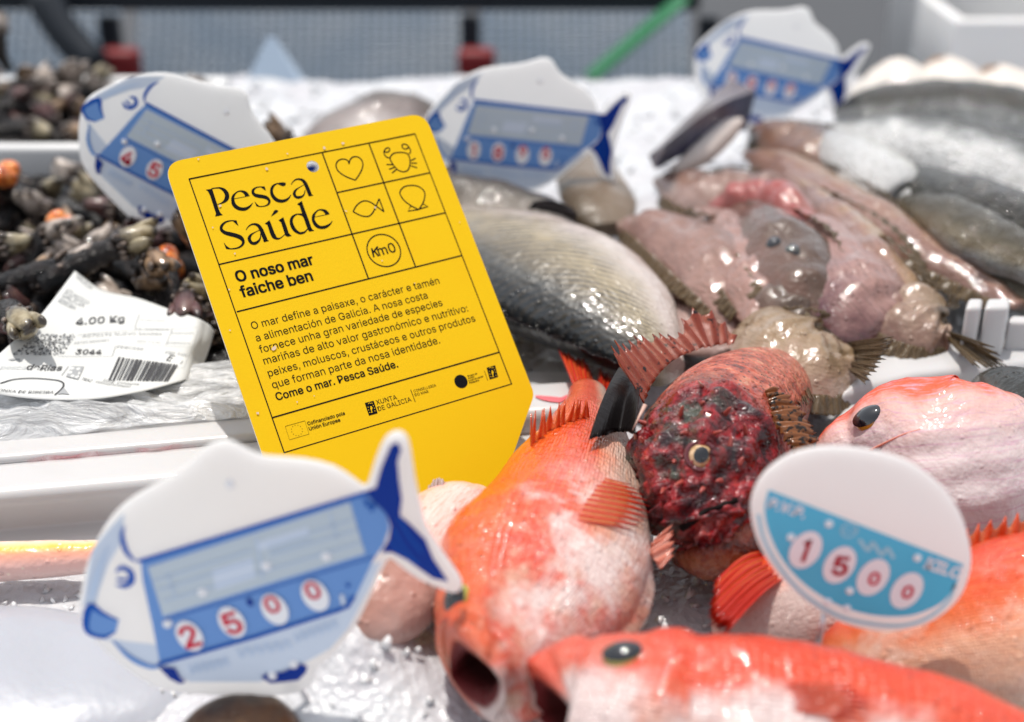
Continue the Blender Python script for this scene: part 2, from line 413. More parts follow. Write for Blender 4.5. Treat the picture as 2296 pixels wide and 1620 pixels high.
f.stroke(k(K2, [(415, 930), (450, 870), (500, 830), (550, 822), (600, 840), (650, 875), (690, 904), (728, 932)]), iw)
ln(K2, (728, 932), (680, 800), wd=iw)
f.stroke(k(K2, [(680, 800), (640, 890), (612, 945), (570, 978), (510, 975), (460, 955), (415, 930)]), iw)
f.stroke(k(K2, [(1080, 910), (1010, 875), (935, 820), (892, 755), (897, 715), (935, 678), (1000, 665), (1065, 672), (1120, 705), (1142, 750), (1136, 805), (1118, 852), (1080, 910)]), iw)
for a in [((1000, 872), (970, 925), (1078, 910)), ((1122, 850), (1175, 878), (1085, 905))]: ln(K2, *a, wd=iw)
cc = card2(K2(727, 1323)); rr = abs(card2(K2(905, 1323))[0]-cc[0])*.97
f.stroke([(cc[0]+rr*cos(t), cc[1]+rr*sin(t)) for t in np.linspace(0, 2*pi, 40, endpoint=False)], iw, closed=True, smooth=False)
def tx(body, K, a, b, bold=0.):
    a = np.array(card2(K(*a))); b = np.array(card2(K(*b))); L = np.linalg.norm(b-a); h = bold*L/max(len(body), 1)*1.9; e = (b-a)/L; u = np.array([-e[1], e[0]])
    for i, (dx, dy) in enumerate([(0, 0), (1, .6), (-1, -.6), (1, -.6), (-1, .6)] if bold else [(0, 0)]): f.text(body, a+e*dx*h+u*dy*h, b+e*dx*h+u*dy*h, layer=.1*i)
tx('m0', K2, (682, 1378), (856, 1335), .006)
for a in [((604, 1302), (626, 1392)), ((664, 1284), (614, 1350)), ((632, 1332), (674, 1381))]: ln(K2, *a, wd=.00075)
tx('O noso mar', K1, (318, 713), (631, 640), .034)
tx('faiche ben', K1, (337, 776), (627, 706), .034)
for body, a, b in [('O mar define a paisaxe, o carácter e tamén', (378, 907), (1145, 719)), ('a alimentación de Galicia. A nosa costa', (396, 957), (1097, 779)),
                   ('fornece unha gran variedade de especies', (411, 1004), (1158, 809)), ('mariñas de alto valor gastronómico e nutritivo:', (428, 1051), (1262, 832)),
                   ('peixes, moluscos, crustáceos e outros produtos', (446, 1101), (1292, 873)), ('que forman parte da nosa identidade.', (463, 1149), (1147, 963))]:
    tx(body, K1, a, b)
tx('Come o mar. Pesca Saúde.', K1, (479, 1198), (975, 1061), .02)
tx('Cofinanciado pola', K5, (322, 540), (695, 432), .02); tx('Unión Europea', K5, (338, 592), (648, 500), .02)
tx('XUNTA', K5, (1015, 332), (1222, 276)); tx('DE GALICIA', K5, (1033, 398), (1366, 296))
tx('CONSELLERÍA', K5, (1390, 208), (1614, 148)); tx('DO MAR', K5, (1403, 248), (1538, 210))
ln(K5, (1355, 180), (1402, 305), wd=.00028); ln(K5, (2097, -10), (2132, 88), wd=.00022)
for body, a, b in [('Grupos de', (1930, 52), (2026, 24)), ('Acción', (1935, 74), (1997, 56)), ('Local do sector', (1942, 98), (2090, 52)), ('Pesqueiro', (1950, 120), (2046, 92))]: tx(body, K5, a, b, .015)
fl = k(K5, [(92, 550), (290, 494), (332, 628), (135, 686)]); f.stroke(fl+[fl[0], fl[1]], .00016, smooth=False)
fc = np.array(card2(K5(210, 590))); fr_ = .0022*1.05
for j in range(12): f.disc(fc+fr_*np.array([cos(j*pi/6), sin(j*pi/6)]), .00017, n=6)
f.disc(card2(K5(1862, 98)), .0031, n=36)
f.poly(k(K5, [(893, 315), (982, 292), (1023, 418), (936, 443)])); f.poly(k(K5, [(2120, -40), (2205, -65), (2236, 52), (2152, 78)]))
for K, x, y in [(K5, 960, 372), (K5, 2180, 12)]:                              # chalice and stars of the arms
    e = lambda dx, dy: card2(K(x+dx, y+dy))
    f.poly([e(-14, -6), e(12, -12), e(6, 8), e(4, 28), e(14, 38), e(-6, 44), e(0, 28), e(-8, 10)], 1, 1); f.disc(e(-4, -16), .0004, m=1, layer=1, n=8)
    for dx, dy in [(-34, -14), (-28, 14), (-18, 40), (18, -30), (30, -4), (34, 24)]: f.disc(e(dx, dy), .00022, m=1, layer=1, n=6)
    f.stroke([e(-34, -46), e(-22, -58), e(-8, -50), e(4, -60), e(10, -46)], .00022, 1, 1, smooth=False)
# the large lettering, stroke by stroke
def st(K, pts, n=None):
    sc_ = np.linalg.norm(np.array(card2(K(1100, 500)))-np.array(card2(K(1000, 500))))/100
    f.stroke([card2(K(p[0], p[1]))+(p[2]*sc_,) for p in pts], n=n)
pl = lambda K, pts: f.poly(k(K, pts))
pl(K3, [(108, 345), (150, 372), (190, 450), (305, 800), (290, 858), (435, 828), (395, 795), (365, 740), (232, 328)])
st(K3, [(215, 325, 20), (300, 312, 22), (380, 312, 35), (450, 345, 65), (500, 400, 80), (517, 460, 82), (505, 520, 75), (465, 570, 50), (400, 607, 22), (330, 625, 8)])
st(K3, [(650, 519, 9), (800, 490, 10), (950, 460, 10)])
st(K3, [(905, 463, 84), (868, 408, 70), (800, 374, 38), (730, 378, 22), (670, 420, 30), (632, 480, 50), (627, 540, 60), (645, 620, 75), (700, 680, 78), (780, 713, 72), (860, 713, 65), (930, 680, 45), (975, 640, 25), (1008, 595, 8)])
pl(K3, [(1235, 283), (1262, 362), (1232, 345), (1165, 300)])
st(K3, [(1238, 290, 16), (1150, 290, 20), (1070, 305, 25), (1018, 350, 45), (1013, 400, 55), (1050, 445, 68), (1120, 465, 75), (1200, 477, 75), (1270, 497, 72), (1320, 545, 52), (1322, 592, 42), (1290, 635, 30), (1220, 660, 20), (1140, 665, 18), (1085, 655, 16)])
pl(K3, [(1040, 565), (1080, 662), (1150, 668), (1090, 620)])
pl(K3, [(1640, 215), (1640, 245), (1620, 270), (1585, 278), (1540, 262), (1470, 230), (1520, 208), (1590, 203)])
st(K3, [(1490, 220, 18), (1420, 255, 35), (1378, 310, 50), (1367, 380, 55), (1385, 450, 68), (1430, 510, 75), (1490, 550, 75), (1570, 562, 65), (1640, 545, 52), (1700, 500, 30), (1740, 440, 8)])
st(K3, [(1742, 248, 10), (1780, 190, 18), (1840, 148, 28), (1910, 145, 42), (1970, 170, 62), (2017, 230, 72), (2052, 310, 76), (2085, 390, 76), (2108, 455, 72)])
pl(K3, [(2065, 440), (2085, 470), (2170, 455), (2135, 430), (2115, 400)])
st(K3, [(1990, 248, 10), (1900, 300, 14), (1832, 350, 35), (1802, 410, 55), (1812, 455, 60), (1850, 490, 55), (1900, 490, 55), (1960, 468, 35), (1995, 420, 20), (2010, 355, 14)])
pl(K4, [(1058, 338), (1110, 240), (1130, 220), (1165, 222), (1190, 238), (1175, 260), (1120, 300)])
pl(K4, [(440, 408), (474, 508), (440, 480), (375, 420)]); pl(K4, [(208, 800), (250, 915), (335, 915), (260, 865)])
st(K4, [(442, 416, 18), (350, 412, 20), (260, 430, 28), (190, 480, 42), (163, 540, 50), (180, 590, 58), (240, 630, 70), (330, 655, 78), (430, 680, 80), (510, 715, 80), (555, 770, 58), (558, 815, 45), (530, 860, 35), (470, 896, 28), (390, 914, 22), (300, 916, 18), (250, 908, 16)])
st(K4, [(608, 580, 10), (650, 520, 18), (710, 480, 28), (780, 477, 45), (840, 510, 62), (885, 580, 72), (918, 660, 76), (950, 735, 76), (968, 785, 70)])
pl(K4, [(915, 765), (935, 798), (1022, 775), (990, 752), (965, 720)])
st(K4, [(852, 580, 10), (770, 620, 14), (700, 665, 35), (668, 725, 58), (680, 775, 60), (720, 815, 58), (780, 815, 55), (840, 770, 35), (868, 710, 20), (872, 640, 14)])
st(K4, [(1012, 440, 70), (1050, 550, 76), (1083, 640, 80), (1115, 700, 78), (1160, 732, 45), (1210, 730, 25), (1260, 700, 14), (1312, 650, 10)])
pl(K4, [(945, 465), (1032, 402), (1045, 460), (985, 485)])
st(K4, [(1255, 390, 70), (1300, 520, 76), (1352, 680, 74)])
pl(K4, [(1192, 405), (1280, 348), (1292, 400), (1235, 440)]); pl(K4, [(1320, 670), (1345, 702), (1432, 685), (1400, 663), (1380, 635)])
st(K4, [(1640, 290, 14), (1560, 292, 18), (1500, 305, 28), (1442, 350, 45), (1420, 420, 55), (1437, 500, 66), (1485, 580, 66), (1560, 632, 50), (1630, 630, 40), (1680, 600, 25), (1718, 550, 10)])
st(K4, [(1588, 95, 66), (1640, 250, 74), (1695, 400, 78), (1740, 530, 76), (1765, 592, 66)]); st(K4, [(1545, 298, 14), (1620, 318, 24), (1662, 370, 30), (1690, 430, 20)])
pl(K4, [(1525, 115), (1610, 58), (1628, 110), (1570, 145)]); pl(K4, [(1720, 575), (1745, 608), (1837, 592), (1800, 570), (1780, 540)])
st(K4, [(1836, 349, 8), (1970, 320, 10), (2105, 292, 10)])
st(K4, [(2072, 298, 78), (2032, 245, 65), (1970, 218, 34), (1910, 222, 22), (1860, 260, 28), (1822, 320, 48), (1815, 390, 55), (1840, 455, 66), (1890, 510, 70), (1950, 533, 60), (2020, 528, 58), (2080, 500, 42), (2125, 463, 24), (2158, 415, 8)])
f.build('lettering', card3, [BLK, YEL], card)
fk = Flat(); rnd = random.Random(4)
for (x, y), r in [((435, 250), 9), ((670, 165), 9), ((748, 147), 8), ((245, 402), 8), ((215, 492), 4), ((305, 598), 6), ((282, 745), 5), ((465, 985), 14), ((400, 1250), 7), ((880, 410), 6), ((760, 425), 6), ((908, 628), 5), ((285, 912), 5), ((520, 190), 5), ((155, 212), 6), ((1225, 470), 3), ((630, 1180), 3), ((560, 1205), 4), ((1040, 720), 3)]:
    c0 = np.array(card2(K1(x, y))); fk = Flat(); fk.poly([tuple(c0+r*.00009*(.5+rnd.random()*.7)*np.array([cos(a), sin(a)])) for a in np.linspace(0, 6.28, 9, endpoint=False)], 0, 3); fk.build('fleck', card3, [FLECK], card)

# ------------------------------------------------------------------ fish shaped price tags
m = Mat('tag_plastic', (.93, .925, .91), .4, spec=.3, coat=.05); 
m.set('Transmission Weight', 0); TAGW = m.m
nt_ = m.t; tr = m.node('BsdfTranslucent', {0: (.94, .94, .94, 1)}); mx = m.node('MixShader', {0: .68}); out = [n for n in nt_.nodes if n.type == 'OUTPUT_MATERIAL'][0]
nt_.links.new(m.b.outputs[0], mx.inputs[1]); nt_.links.new(tr.outputs[0], mx.inputs[2]); nt_.links.new(mx.outputs[0], out.inputs[0])
def flatmat(name, col, rough=.35): return Mat(name, col, rough, spec=.2).m
B_DARK = flatmat('print_deep_blue', lin(0, 48, 142)); B_MID = flatmat('print_blue', lin(0, 82, 176)); B_SOFT = flatmat('print_soft_blue', lin(108, 150, 210))
B_PALE = flatmat('print_pale_blue', lin(190, 208, 232)); GREYP = flatmat('window_grey', lin(190, 202, 212)); RED = flatmat('numeral_red', lin(205, 25, 60)); WHT = flatmat('white_disc', lin(238, 238, 242)); PEG = Mat('peg_white', (.86, .86, .88), .3, coat=.3).m
B_FADE = flatmat('print_faded', lin(205, 216, 232))
PRM = [B_DARK, B_MID, B_SOFT, B_PALE, GREYP, B_FADE]
WH = Mat('pin_metal', (.6, .6, .62), .3, metal=.9).m
D0 = .455
TO = P((180+600/2.172)/1.115, (1060+780/2.172)/1.115, D0); TN = Vector((0, -1, 0))
K6 = crop(180, 1060, 2.172)
def tag_raw(x, y):
    p = plane_hit(*K6(x, y), TO, TN)-TO; return np.array([p.x, p.z])
a_, b_ = tag_raw(375, 740), tag_raw(1610, 365); ang = math.atan2(*(b_-a_)[::-1]); Rm = np.array([[cos(ang), sin(ang)], [-sin(ang), cos(ang)]])
def tg(x, y): return tuple(Rm @ tag_raw(x, y))
tk = lambda pts: [tg(*p) for p in pts]
tl = lambda x, y, dz=0: Vector((x, -dz, y))                                    # tag plane -> local space (faces -Y)
TL1, TL2 = tg(375, 740), tg(1610, 365)
out_pts = tk([(840, 98), (905, 125), (960, 155), (1050, 185), (1250, 200), (1420, 240), (1530, 310), (1580, 345), (1612, 328), (1640, 240), (1680, 130), (1720, 68), (1770, 50), (1812, 72), (1835, 140), (1860, 300), (1890, 430), (1920, 560), (2000, 690), (2100, 830), (2118, 885), (2090, 920), (2040, 908), (1900, 850), (1800, 780), (1740, 732), (1705, 755), (1660, 850), (1600, 980), (1520, 1130), (1400, 1270), (1335, 1320), (1312, 1390), (1270, 1440), (1200, 1470), (1000, 1485), (700, 1475), (500, 1450), (370, 1390), (200, 1260), (90, 1140), (48, 1070), (35, 1000), (50, 900), (70, 800), (110, 690), (170, 570), (250, 470), (340, 400), (480, 320), (620, 230), (720, 140), (780, 106)])
out_pts = [tuple(p) for p in catmull(out_pts, len(out_pts)*2, True)]
def prism(outline, th, fn):
    n = len(outline); c = np.mean(outline, 0); inn = [(p[0]+(c[0]-p[0])*.012, p[1]+(c[1]-p[1])*.012) for p in outline]
    V = [fn(*p, 0) for p in inn]+[fn(*p, -.0004) for p in outline]+[fn(*p, -th+.0004) for p in outline]+[fn(*p, -th) for p in inn]
    F = [tuple(range(n)), tuple(range(3*n, 4*n))[::-1]]
    for q in range(3):
        for i in range(n): j = (i+1) % n; F.append((q*n+i, (q+1)*n+i, (q+1)*n+j, q*n+j))
    return V, F
WN = [(640, 1145), (870, 1070), (1102, 1000), (1322, 925)]
PEGS = [(860, 325), (520, 1080), (710, 910), (1055, 765), (1380, 715), (1090, 1362), (1205, 1300)]
def make_tag(label, digits, small=(2, 3), group='fish shaped price tags'):
    t = thing('price_tag', label, 'price tag', group=group)
    V, F = prism(out_pts, .0022, tl); obj('plate', V, F, TAGW, t, smooth=False, local=True)
    g = Flat()
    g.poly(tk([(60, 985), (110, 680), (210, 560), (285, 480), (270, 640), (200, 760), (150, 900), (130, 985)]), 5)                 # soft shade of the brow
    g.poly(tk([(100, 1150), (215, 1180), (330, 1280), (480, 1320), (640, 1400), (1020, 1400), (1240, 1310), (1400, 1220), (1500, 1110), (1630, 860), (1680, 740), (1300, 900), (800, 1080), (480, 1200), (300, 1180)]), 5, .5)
    g.poly(tk([(375, 745), (1612, 370), (1690, 430), (1725, 560), (1690, 660), (1640, 730), (1530, 960), (1490, 1000), (480, 1305), (440, 1100), (385, 850)]), 2, 1)
    g.poly(tk([(415, 775), (1510, 425), (1592, 700), (495, 1040)]), 4, 2)
    g.stroke(tk([(415, 775), (1510, 425), (1592, 700), (495, 1040), (415, 775)]), .0004, 3, 3, smooth=False)
    for a in [((1000, 610), (1040, 840)), ((500, 960), (1570, 640)), ((440, 850), (980, 680)), ((470, 900), (990, 740)), ((1060, 660), (1540, 510)), ((1080, 710), (1550, 570)), ((1070, 690), (1300, 620)), ((520, 800), (560, 930)), ((1400, 480), (1440, 620))]: g.stroke(tk(a), .0005, 3, 4, smooth=False)
    g.poly(tk([(760, 790), (980, 720), (1000, 830), (780, 900)]), 5, 3); g.poly(tk([(1000, 640), (1280, 555), (1290, 600), (1010, 690)]), 5, 3)
    g.stroke(tk([(360, 742), (1000, 550), (1620, 362)]), .0014, 1, 5, smooth=False)
    g.stroke(tk([(470, 1300), (1000, 1150), (1440, 1010), (1500, 985), (1530, 930)]), .0013, 1, 5, smooth=False)
    g.stroke(tk([(500, 1060), (1650, 715)]), .0004, 1, 5, smooth=False)
    g.stroke([tg(p[0], p[1])+(p[2]*5.2e-5,) for p in [(288, 545, 4), (276, 600, 26), (290, 670, 34), (318, 715, 28), (352, 742, 10)]], m=1, layer=5)
    g.stroke([tg(p[0], p[1])+(p[2]*5.2e-5,) for p in [(240, 800, 10), (275, 775, 34), (320, 800, 38), (325, 850, 38), (285, 875, 34), (240, 865, 10)]], m=1, layer=5)
    g.stroke([tg(p[0], p[1])+(p[2]*5.2e-5,) for p in [(245, 835, 20), (280, 840, 22), (310, 835, 14)]], m=1, layer=5)
    g.poly(tk([(75, 995), (110, 972), (170, 1020), (258, 1055), (240, 1130), (180, 1162), (110, 1150), (70, 1120)]), 2, 5)
    g.stroke([tg(p[0], p[1])+(p[2]*5.2e-5,) for p in [(250, 1058, 10), (170, 1022, 30), (108, 985, 44), (82, 1040, 44), (88, 1120, 34), (170, 1150, 26), (235, 1125, 12)]], m=1, layer=6)
    g.stroke([tg(p[0], p[1])+(p[2]*5.2e-5,) for p in [(205, 650, 4), (150, 780, 30), (118, 900, 36), (100, 960, 10)]], m=3, layer=5)
    g.stroke([tg(p[0], p[1])+(p[2]*5.2e-5,) for p in [(225, 1175, 10), (320, 1265, 34), (420, 1312, 34), (480, 1312, 20)]], m=2, layer=5)
    g.poly(tk([(470, 1312), (560, 1318), (590, 1370), (622, 1392), (590, 1405), (535, 1378)]), 0, 6)
    g.poly(tk([(1030, 1370), (1050, 1352), (1150, 1340), (1240, 1295), (1282, 1308), (1270, 1345), (1230, 1385), (1080, 1402)]), 0, 6)
    g.poly(tk([(1590, 362), (1650, 340), (1680, 230), (1730, 112), (1765, 90), (1790, 130), (1768, 200), (1778, 300), (1792, 400), (1782, 490), (1840, 540), (1920, 620), (1960, 720), (2045, 850), (1960, 832), (1820, 732), (1740, 692), (1680, 692), (1722, 620), (1732, 550), (1705, 480), (1655, 430)]), 0, 6)
    for a in [((1775, 500), (1830, 600), (1900, 690)), ((1745, 560), (1800, 660), (1880, 760)), ((1730, 620), (1790, 700), (1850, 745))]: g.stroke(tk(a), .0006, 1, 7)
    g.stroke(tk([(1590, 400), (1610, 440), (1640, 430), (1625, 470)]), .001, 1, 6); g.disc(tg(1500, 872), .0007, m=1, layer=6); g.stroke(tk([(1465, 920), (1475, 975)]), .0014, 5, 6, smooth=False)
    for x0, y0, x1, y1 in [(640, 1330, 850, 1285), (900, 1240, 1190, 1190), (1210, 1160, 1440, 1080)]:                            # faint handwriting-like flourish
        q = [(x0+(x1-x0)*i/11, y0+(y1-y0)*i/11+(24 if i % 2 else -24)) for i in range(12)]; g.stroke(tk(q), .0006, 3, 5)
    g.disc(tg(968, 962), .0010, .0016, m=0, layer=6)
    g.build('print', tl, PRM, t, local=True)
    for i, (x, y) in enumerate(WN):
        h = Flat(); c = tg(x, y); h.disc(c, .0042, .0062, .0, 0, 6); wd = h.build('digit_window', tl, [WHT], t, local=True)
        e = Flat(); s_ = small and i in small; hw = .0029 if not s_ else .0024; dy = -.0042 if not s_ else -.001
        e.text(digits[i], (c[0]-hw, c[1]+dy), (c[0]+hw, c[1]+dy), 0, 8, bold=.02)
        if digits[i] == '1': e = Flat(); e.stroke([(c[0]-.0014, c[1]+.0026), (c[0]+.0004, c[1]+.0042), (c[0]+.0004, c[1]-.0042)], .0015, 0, 8, smooth=False)
        e.build('numeral', tl, [RED], wd, local=True)
    for x, y in PEGS:
        c = tg(x, y); V, F = cap(tl(c[0], c[1], .0002), (0, -1, 0), .0017, .01, pi/2, 14, 5); obj('peg', V, F, PEG, t, local=True)
    c = tg(1140, 1320); V, F = tube([tl(c[0], c[1], -.0035), tl(c[0]+.004, c[1]-.055, -.0035)], .0009); obj('pin', V, F, WH, t, local=True)
    return t
def place_tag(t, q1, q2, yaw=0., lean=0.):
    """find height, distance and roll so that the window line of the tag runs from q1 to q2 in the picture"""
    def rot(r): return Matrix.Rotation(yaw, 3, 'Z') @ Matrix.Rotation(lean, 3, 'X') @ Matrix.Rotation(r, 3, 'Y')
    def res(x):
        R_ = rot(x[3]); o = Vector(x[:3]); a = project(o+R_ @ tl(*TL1)); b = project(o+R_ @ tl(*TL2)); return np.array([a[0]-q1[0], a[1]-q1[1], b[0]-q2[0], b[1]-q2[1]])
    L = math.dist(q1, q2); d = FPX*math.dist(TL1, TL2)/L; p = P((q1[0]+q2[0])/2, (q1[1]+q2[1])/2, d); x = np.array([p.x, p.y, p.z, math.atan2(q2[1]-q1[1], q2[0]-q1[0])])
    for _ in range(30):
        r = res(x); J = np.stack([(res(x+np.eye(4)[i]*1e-5)-r)/1e-5 for i in range(4)], 1); x = x-np.linalg.solve(J, r)
    t.location = x[:3]; t.rotation_euler = rot(x[3]).to_euler(); return x
K7 = crop(0, 0, 3.24); K8 = crop(1080, 130, 4.378); K9 = crop(1400, 0, 1.979)
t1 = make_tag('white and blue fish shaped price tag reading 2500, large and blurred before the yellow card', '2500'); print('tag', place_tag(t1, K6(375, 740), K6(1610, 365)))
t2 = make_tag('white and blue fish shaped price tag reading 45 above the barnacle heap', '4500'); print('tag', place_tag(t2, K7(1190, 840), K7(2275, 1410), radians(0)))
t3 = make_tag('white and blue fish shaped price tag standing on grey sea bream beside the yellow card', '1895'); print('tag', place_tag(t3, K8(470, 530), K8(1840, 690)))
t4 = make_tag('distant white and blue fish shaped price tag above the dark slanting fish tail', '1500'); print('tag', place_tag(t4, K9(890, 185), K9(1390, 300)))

# ------------------------------------------------------------------ round price tag
SKY = flatmat('print_sky_blue', lin(90, 190, 225)); SKYP = flatmat('print_pale_sky', lin(170, 215, 232)); DRED = flatmat('numeral_dark_red', lin(170, 20, 45))
K10 = crop(1700, 900, 1.788); D1 = .462; RO = P((1700+810/1.788)/1.115, (900+805/1.788)/1.115, D1)
def rg(x, y): p = plane_hit(*K10(x, y), RO, TN)-RO; return (p.x, p.z)
rk = lambda pts: [rg(*p) for p in pts]
rt = thing('round_price_tag', 'round white and sky blue price tag reading 1500 over the red fish', 'price tag', RO)
ro = [tuple(p) for p in catmull(rk([(700, 393), (830, 405), (1000, 450), (1150, 550), (1250, 680), (1298, 840), (1295, 960), (1240, 1080), (1130, 1170), (1000, 1210), (880, 1215), (720, 1175), (560, 1080), (430, 950), (350, 820), (318, 690), (332, 590), (390, 500), (490, 430), (600, 398)]), 80, True)]
V, F = prism(ro, .002, tl); obj('plate', V, F, TAGW, rt, smooth=False, local=True)
g = Flat()
arc = rk([(1265, 915), (1235, 1000), (1180, 1075), (1100, 1120), (1000, 1145), (850, 1138), (700, 1092), (560, 1005), (460, 895), (400, 775), (378, 670), (395, 582)])
g.poly([rg(395, 580)]+[rg(1265, 913)]+[tuple(p) for p in catmull(arc, 60)][1:-1], 0)
g.stroke(rk([(350, 690), (375, 800), (440, 920), (550, 1045), (700, 1140), (860, 1180), (1000, 1186), (1110, 1150), (1195, 1080), (1232, 1000)]), .0013, 1)
g.text('P.V.P.', rg(388, 655), rg(552, 706), 2, 2, bold=.03); g.text('KILO', rg(1088, 925), rg(1245, 978), 2, 2, bold=.03)
cc = rg(755, 760); g.stroke([(cc[0]+.0025*cos(a), cc[1]+.0025*sin(a)) for a in np.linspace(0, 6.28, 24, endpoint=False)], .0006, 1, 2, closed=True, smooth=False)
g.stroke(rk([(715, 762), (800, 762)]), .0005, 1, 2, smooth=False); g.stroke(rk([(800, 800), (840, 850), (860, 815), (900, 870), (925, 840), (955, 885)]), .0012, 1, 2)
g.build('print', tl, [SKY, SKYP, WHT], rt, local=True)
for (x, y), d_, s_, mt in [((560, 848), '1', 1, DRED), ((712, 915), '5', 1, DRED), ((862, 970), '0', .72, RED), ((1012, 1030), '0', .72, RED)]:
    c = rg(x, y); h = Flat(); h.disc(c, .0051, .0073, -.3, 0, 2); wd = h.build('digit_window', tl, [WHT], rt, local=True); e = Flat(); q = .0026*s_
    if d_ == '1': e.stroke([(c[0]-.0006, c[1]+.0024), (c[0]+.0012, c[1]+.004), (c[0]-.0006, c[1]-.0044)], .0014, 0, 4, smooth=False)
    else: e.text(d_, (c[0]-q, c[1]-.0034*s_), (c[0]+q, c[1]-.0034*s_-.0006), 0, 4, bold=.025, shear=0)
    e.build('numeral', tl, [mt], wd, local=True)
for x, y in [(665, 730), (1060, 882), (495, 790), (660, 1080), (745, 1108), (758, 1030)]:
    c = rg(x, y); V, F = cap(tl(c[0], c[1], .0002), (0, -1, 0), .0014, .01, pi/2, 14, 5); obj('peg', V, F, PEG, rt, local=True)
c = rg(660, 1120); V, F = tube([tl(c[0], c[1], -.003), tl(c[0]-.002, c[1]-.03, -.003)], .001); obj('pin', V, F, WH, rt, local=True)
# ------------------------------------------------------------------ behind the stall: crates, rails, boxes
m = Mat('dark_steel', lin(30, 36, 44), .5, metal=.3); DST = m.m
m = Mat('crate_panel', lin(150, 168, 188), .6); m.set('Base Color', m.mix(m.ramp(m.noise(9, 3), [(.35, 0), (.65, 1)]), lin(196, 212, 226), lin(240, 244, 246))); PANEL = m.m
MESHM = Mat('dark_mesh', lin(96, 112, 130), .5).m
REDP = Mat('red_paint', lin(118, 16, 22), .5).m; WHP = Mat('white_plastic', (.64, .64, .64), .35, coat=.2).m
DB = 1.72
def bw(u, v, d=DB): return P(u, v, d)
def crate(u0, u1, v0, v1, label, d=DB):
    a = bw(u0, v0, d); b = bw(u1, v1, d); y = a.y
    t = thing('plastic_crate', label, 'crate', ((a.x+b.x)/2, y, b.z), 'perforated crates behind the stall')
    x0, x1, z0, z1 = a.x, b.x, b.z-.06, a.z+.05
    obj('panel', *box((x0, y+.006, z0), (x1, y+.03, z1-.004), .004), PANEL, t)
    vf = []
    n = int((x1-x0)/.0115)
    for i in range(n+1): x = x0+(x1-x0)*i/n; vf.append(box((x-.0017, y, z0), (x+.0017, y+.002, z1), 0))
    k = int((z1-z0)/.0125)
    for i in range(k+1): z = z0+(z1-z0)*i/k; vf.append(box((x0, y+.0022, z-.0014), (x1, y+.004, z+.0014), 0))
    obj('grille', *merge(*vf), MESHM, t, smooth=False)
    t.rotation_euler.x = radians(-38)
    return t
crate(288, 1030, 30, 190, 'pale perforated crate with fine dark mesh between two dark posts, behind the barnacle tray')
crate(1080, 1552, 30, 190, 'perforated crate with dark mesh crossed by a green strap')
crate(-90, 232, 32, 190, 'shadowed perforated crate at the end of the row behind the barnacle tray')
rail = obj('rail', *merge(box(P(-150, 26, 1.66), P(1570, -40, 1.66)+Vector((0, .02, 0)), .004)), DST, smooth=False); tag(rail, 'long dark steel rail above the perforated crates', 'rail')
for u, lab in [(262, 'dark post standing at the corner of the perforated crate above barnacle tray'), (1056, 'dark post between the two mesh crates, behind the middle fish tag'), (1580, 'dark post behind the distant fish tag')]:
    a = bw(u-22, 20); b = bw(u+22, 230); t = thing('post', lab, 'post', ((a.x+b.x)/2, a.y-.04, b.z), 'dark posts behind the stall')
    obj('shaft', *box((a.x, a.y-.05, b.z-.1), (b.x, a.y-.03, a.z), .003), DST, t, smooth=False)
    if u < 1500: c = P(u+12, 130, DB-.06); obj('foot', *box(c+Vector((-.022, -.02, -.03)), c+Vector((.022, .01, .012)), .008), REDP, t)
vf = [tube([bw(90, -10, DB-.1), bw(150, 80, DB-.1), bw(215, 150, DB-.1)], .02, n=10)]
tag(obj('bracket', *merge(*vf), DST), 'dark slanting bracket in the shade behind the barnacle tray', 'bracket')
m = Mat('green_strap', lin(70, 165, 105), .4); m.set('Base Color', lin(48, 112, 76)); GRN = m.m
a, b = bw(1322, 175, DB-.09), bw(1535, -5, DB-.09); V, F = box((-.016, -.002, 0), (.016, .002, (b-a).length), .001)
R_ = (b-a).to_track_quat('Z', 'Y').to_matrix(); tag(obj('strap', [a+R_ @ v for v in V], F, GRN), 'green strap slanting across the perforated crate', 'strap')
# white boxes and tub at the far end
def lathe(c, prof, seg=40):
    V = [c+Vector((r*cos(2*pi*j/seg), r*sin(2*pi*j/seg), z)) for r, z in prof for j in range(seg)]
    F = [(i*seg+j, i*seg+(j+1) % seg, (i+1)*seg+(j+1) % seg, (i+1)*seg+j) for i in range(len(prof)-1) for j in range(seg)]
    return V, F
c = P(2150, 178, 1.5); t = thing('tub', 'white round tub with lid beyond the dark backed fish', 'tub', c)
obj('body', *lathe(c, [(.001, 0), (.072, 0), (.076, .004), (.084, .14)]), WHP, t); obj('lid', *lathe(c, [(.084, .141), (.09, .143), (.09, .155), (.08, .158), (.001, .16)]), WHP, t)
m = Mat('white_foam', (.64, .64, .64), .6, sss=.1); m.bump(m.vor(300), .25, .001); FOAM = m.m
def open_box(name, x0, x1, y0, y1, z0, z1, th, label, cat, yaw=0, mat=None, group=None):
    cx, cy = (x0+x1)/2, (y0+y1)/2; t = thing(name, label, cat, (cx, cy, z0), group); mat = mat or FOAM
    obj('base', *box((x0, y0, z0), (x1, y1, z0+.006), .002), mat, t)
    for a, b in [((x0, y0, z0), (x1, y0+th, z1)), ((x0, y1-th, z0), (x1, y1, z1)), ((x0, y0+th, z0), (x0+th, y1-th, z1)), ((x1-th, y0+th, z0), (x1, y1-th, z1))]:
        obj('side', *box(a, b, .004), mat, t)
    t.rotation_euler.z = yaw
    return t
a = P(2120, 215, 1.32); open_box('foam_box', a.x, a.x+.3, a.y, a.y+.14, -.01, .055, .014, 'white foam box in front of the round tub', 'box')
m = Mat('card_bluegrey', lin(165, 182, 200), .5); BG = m.m
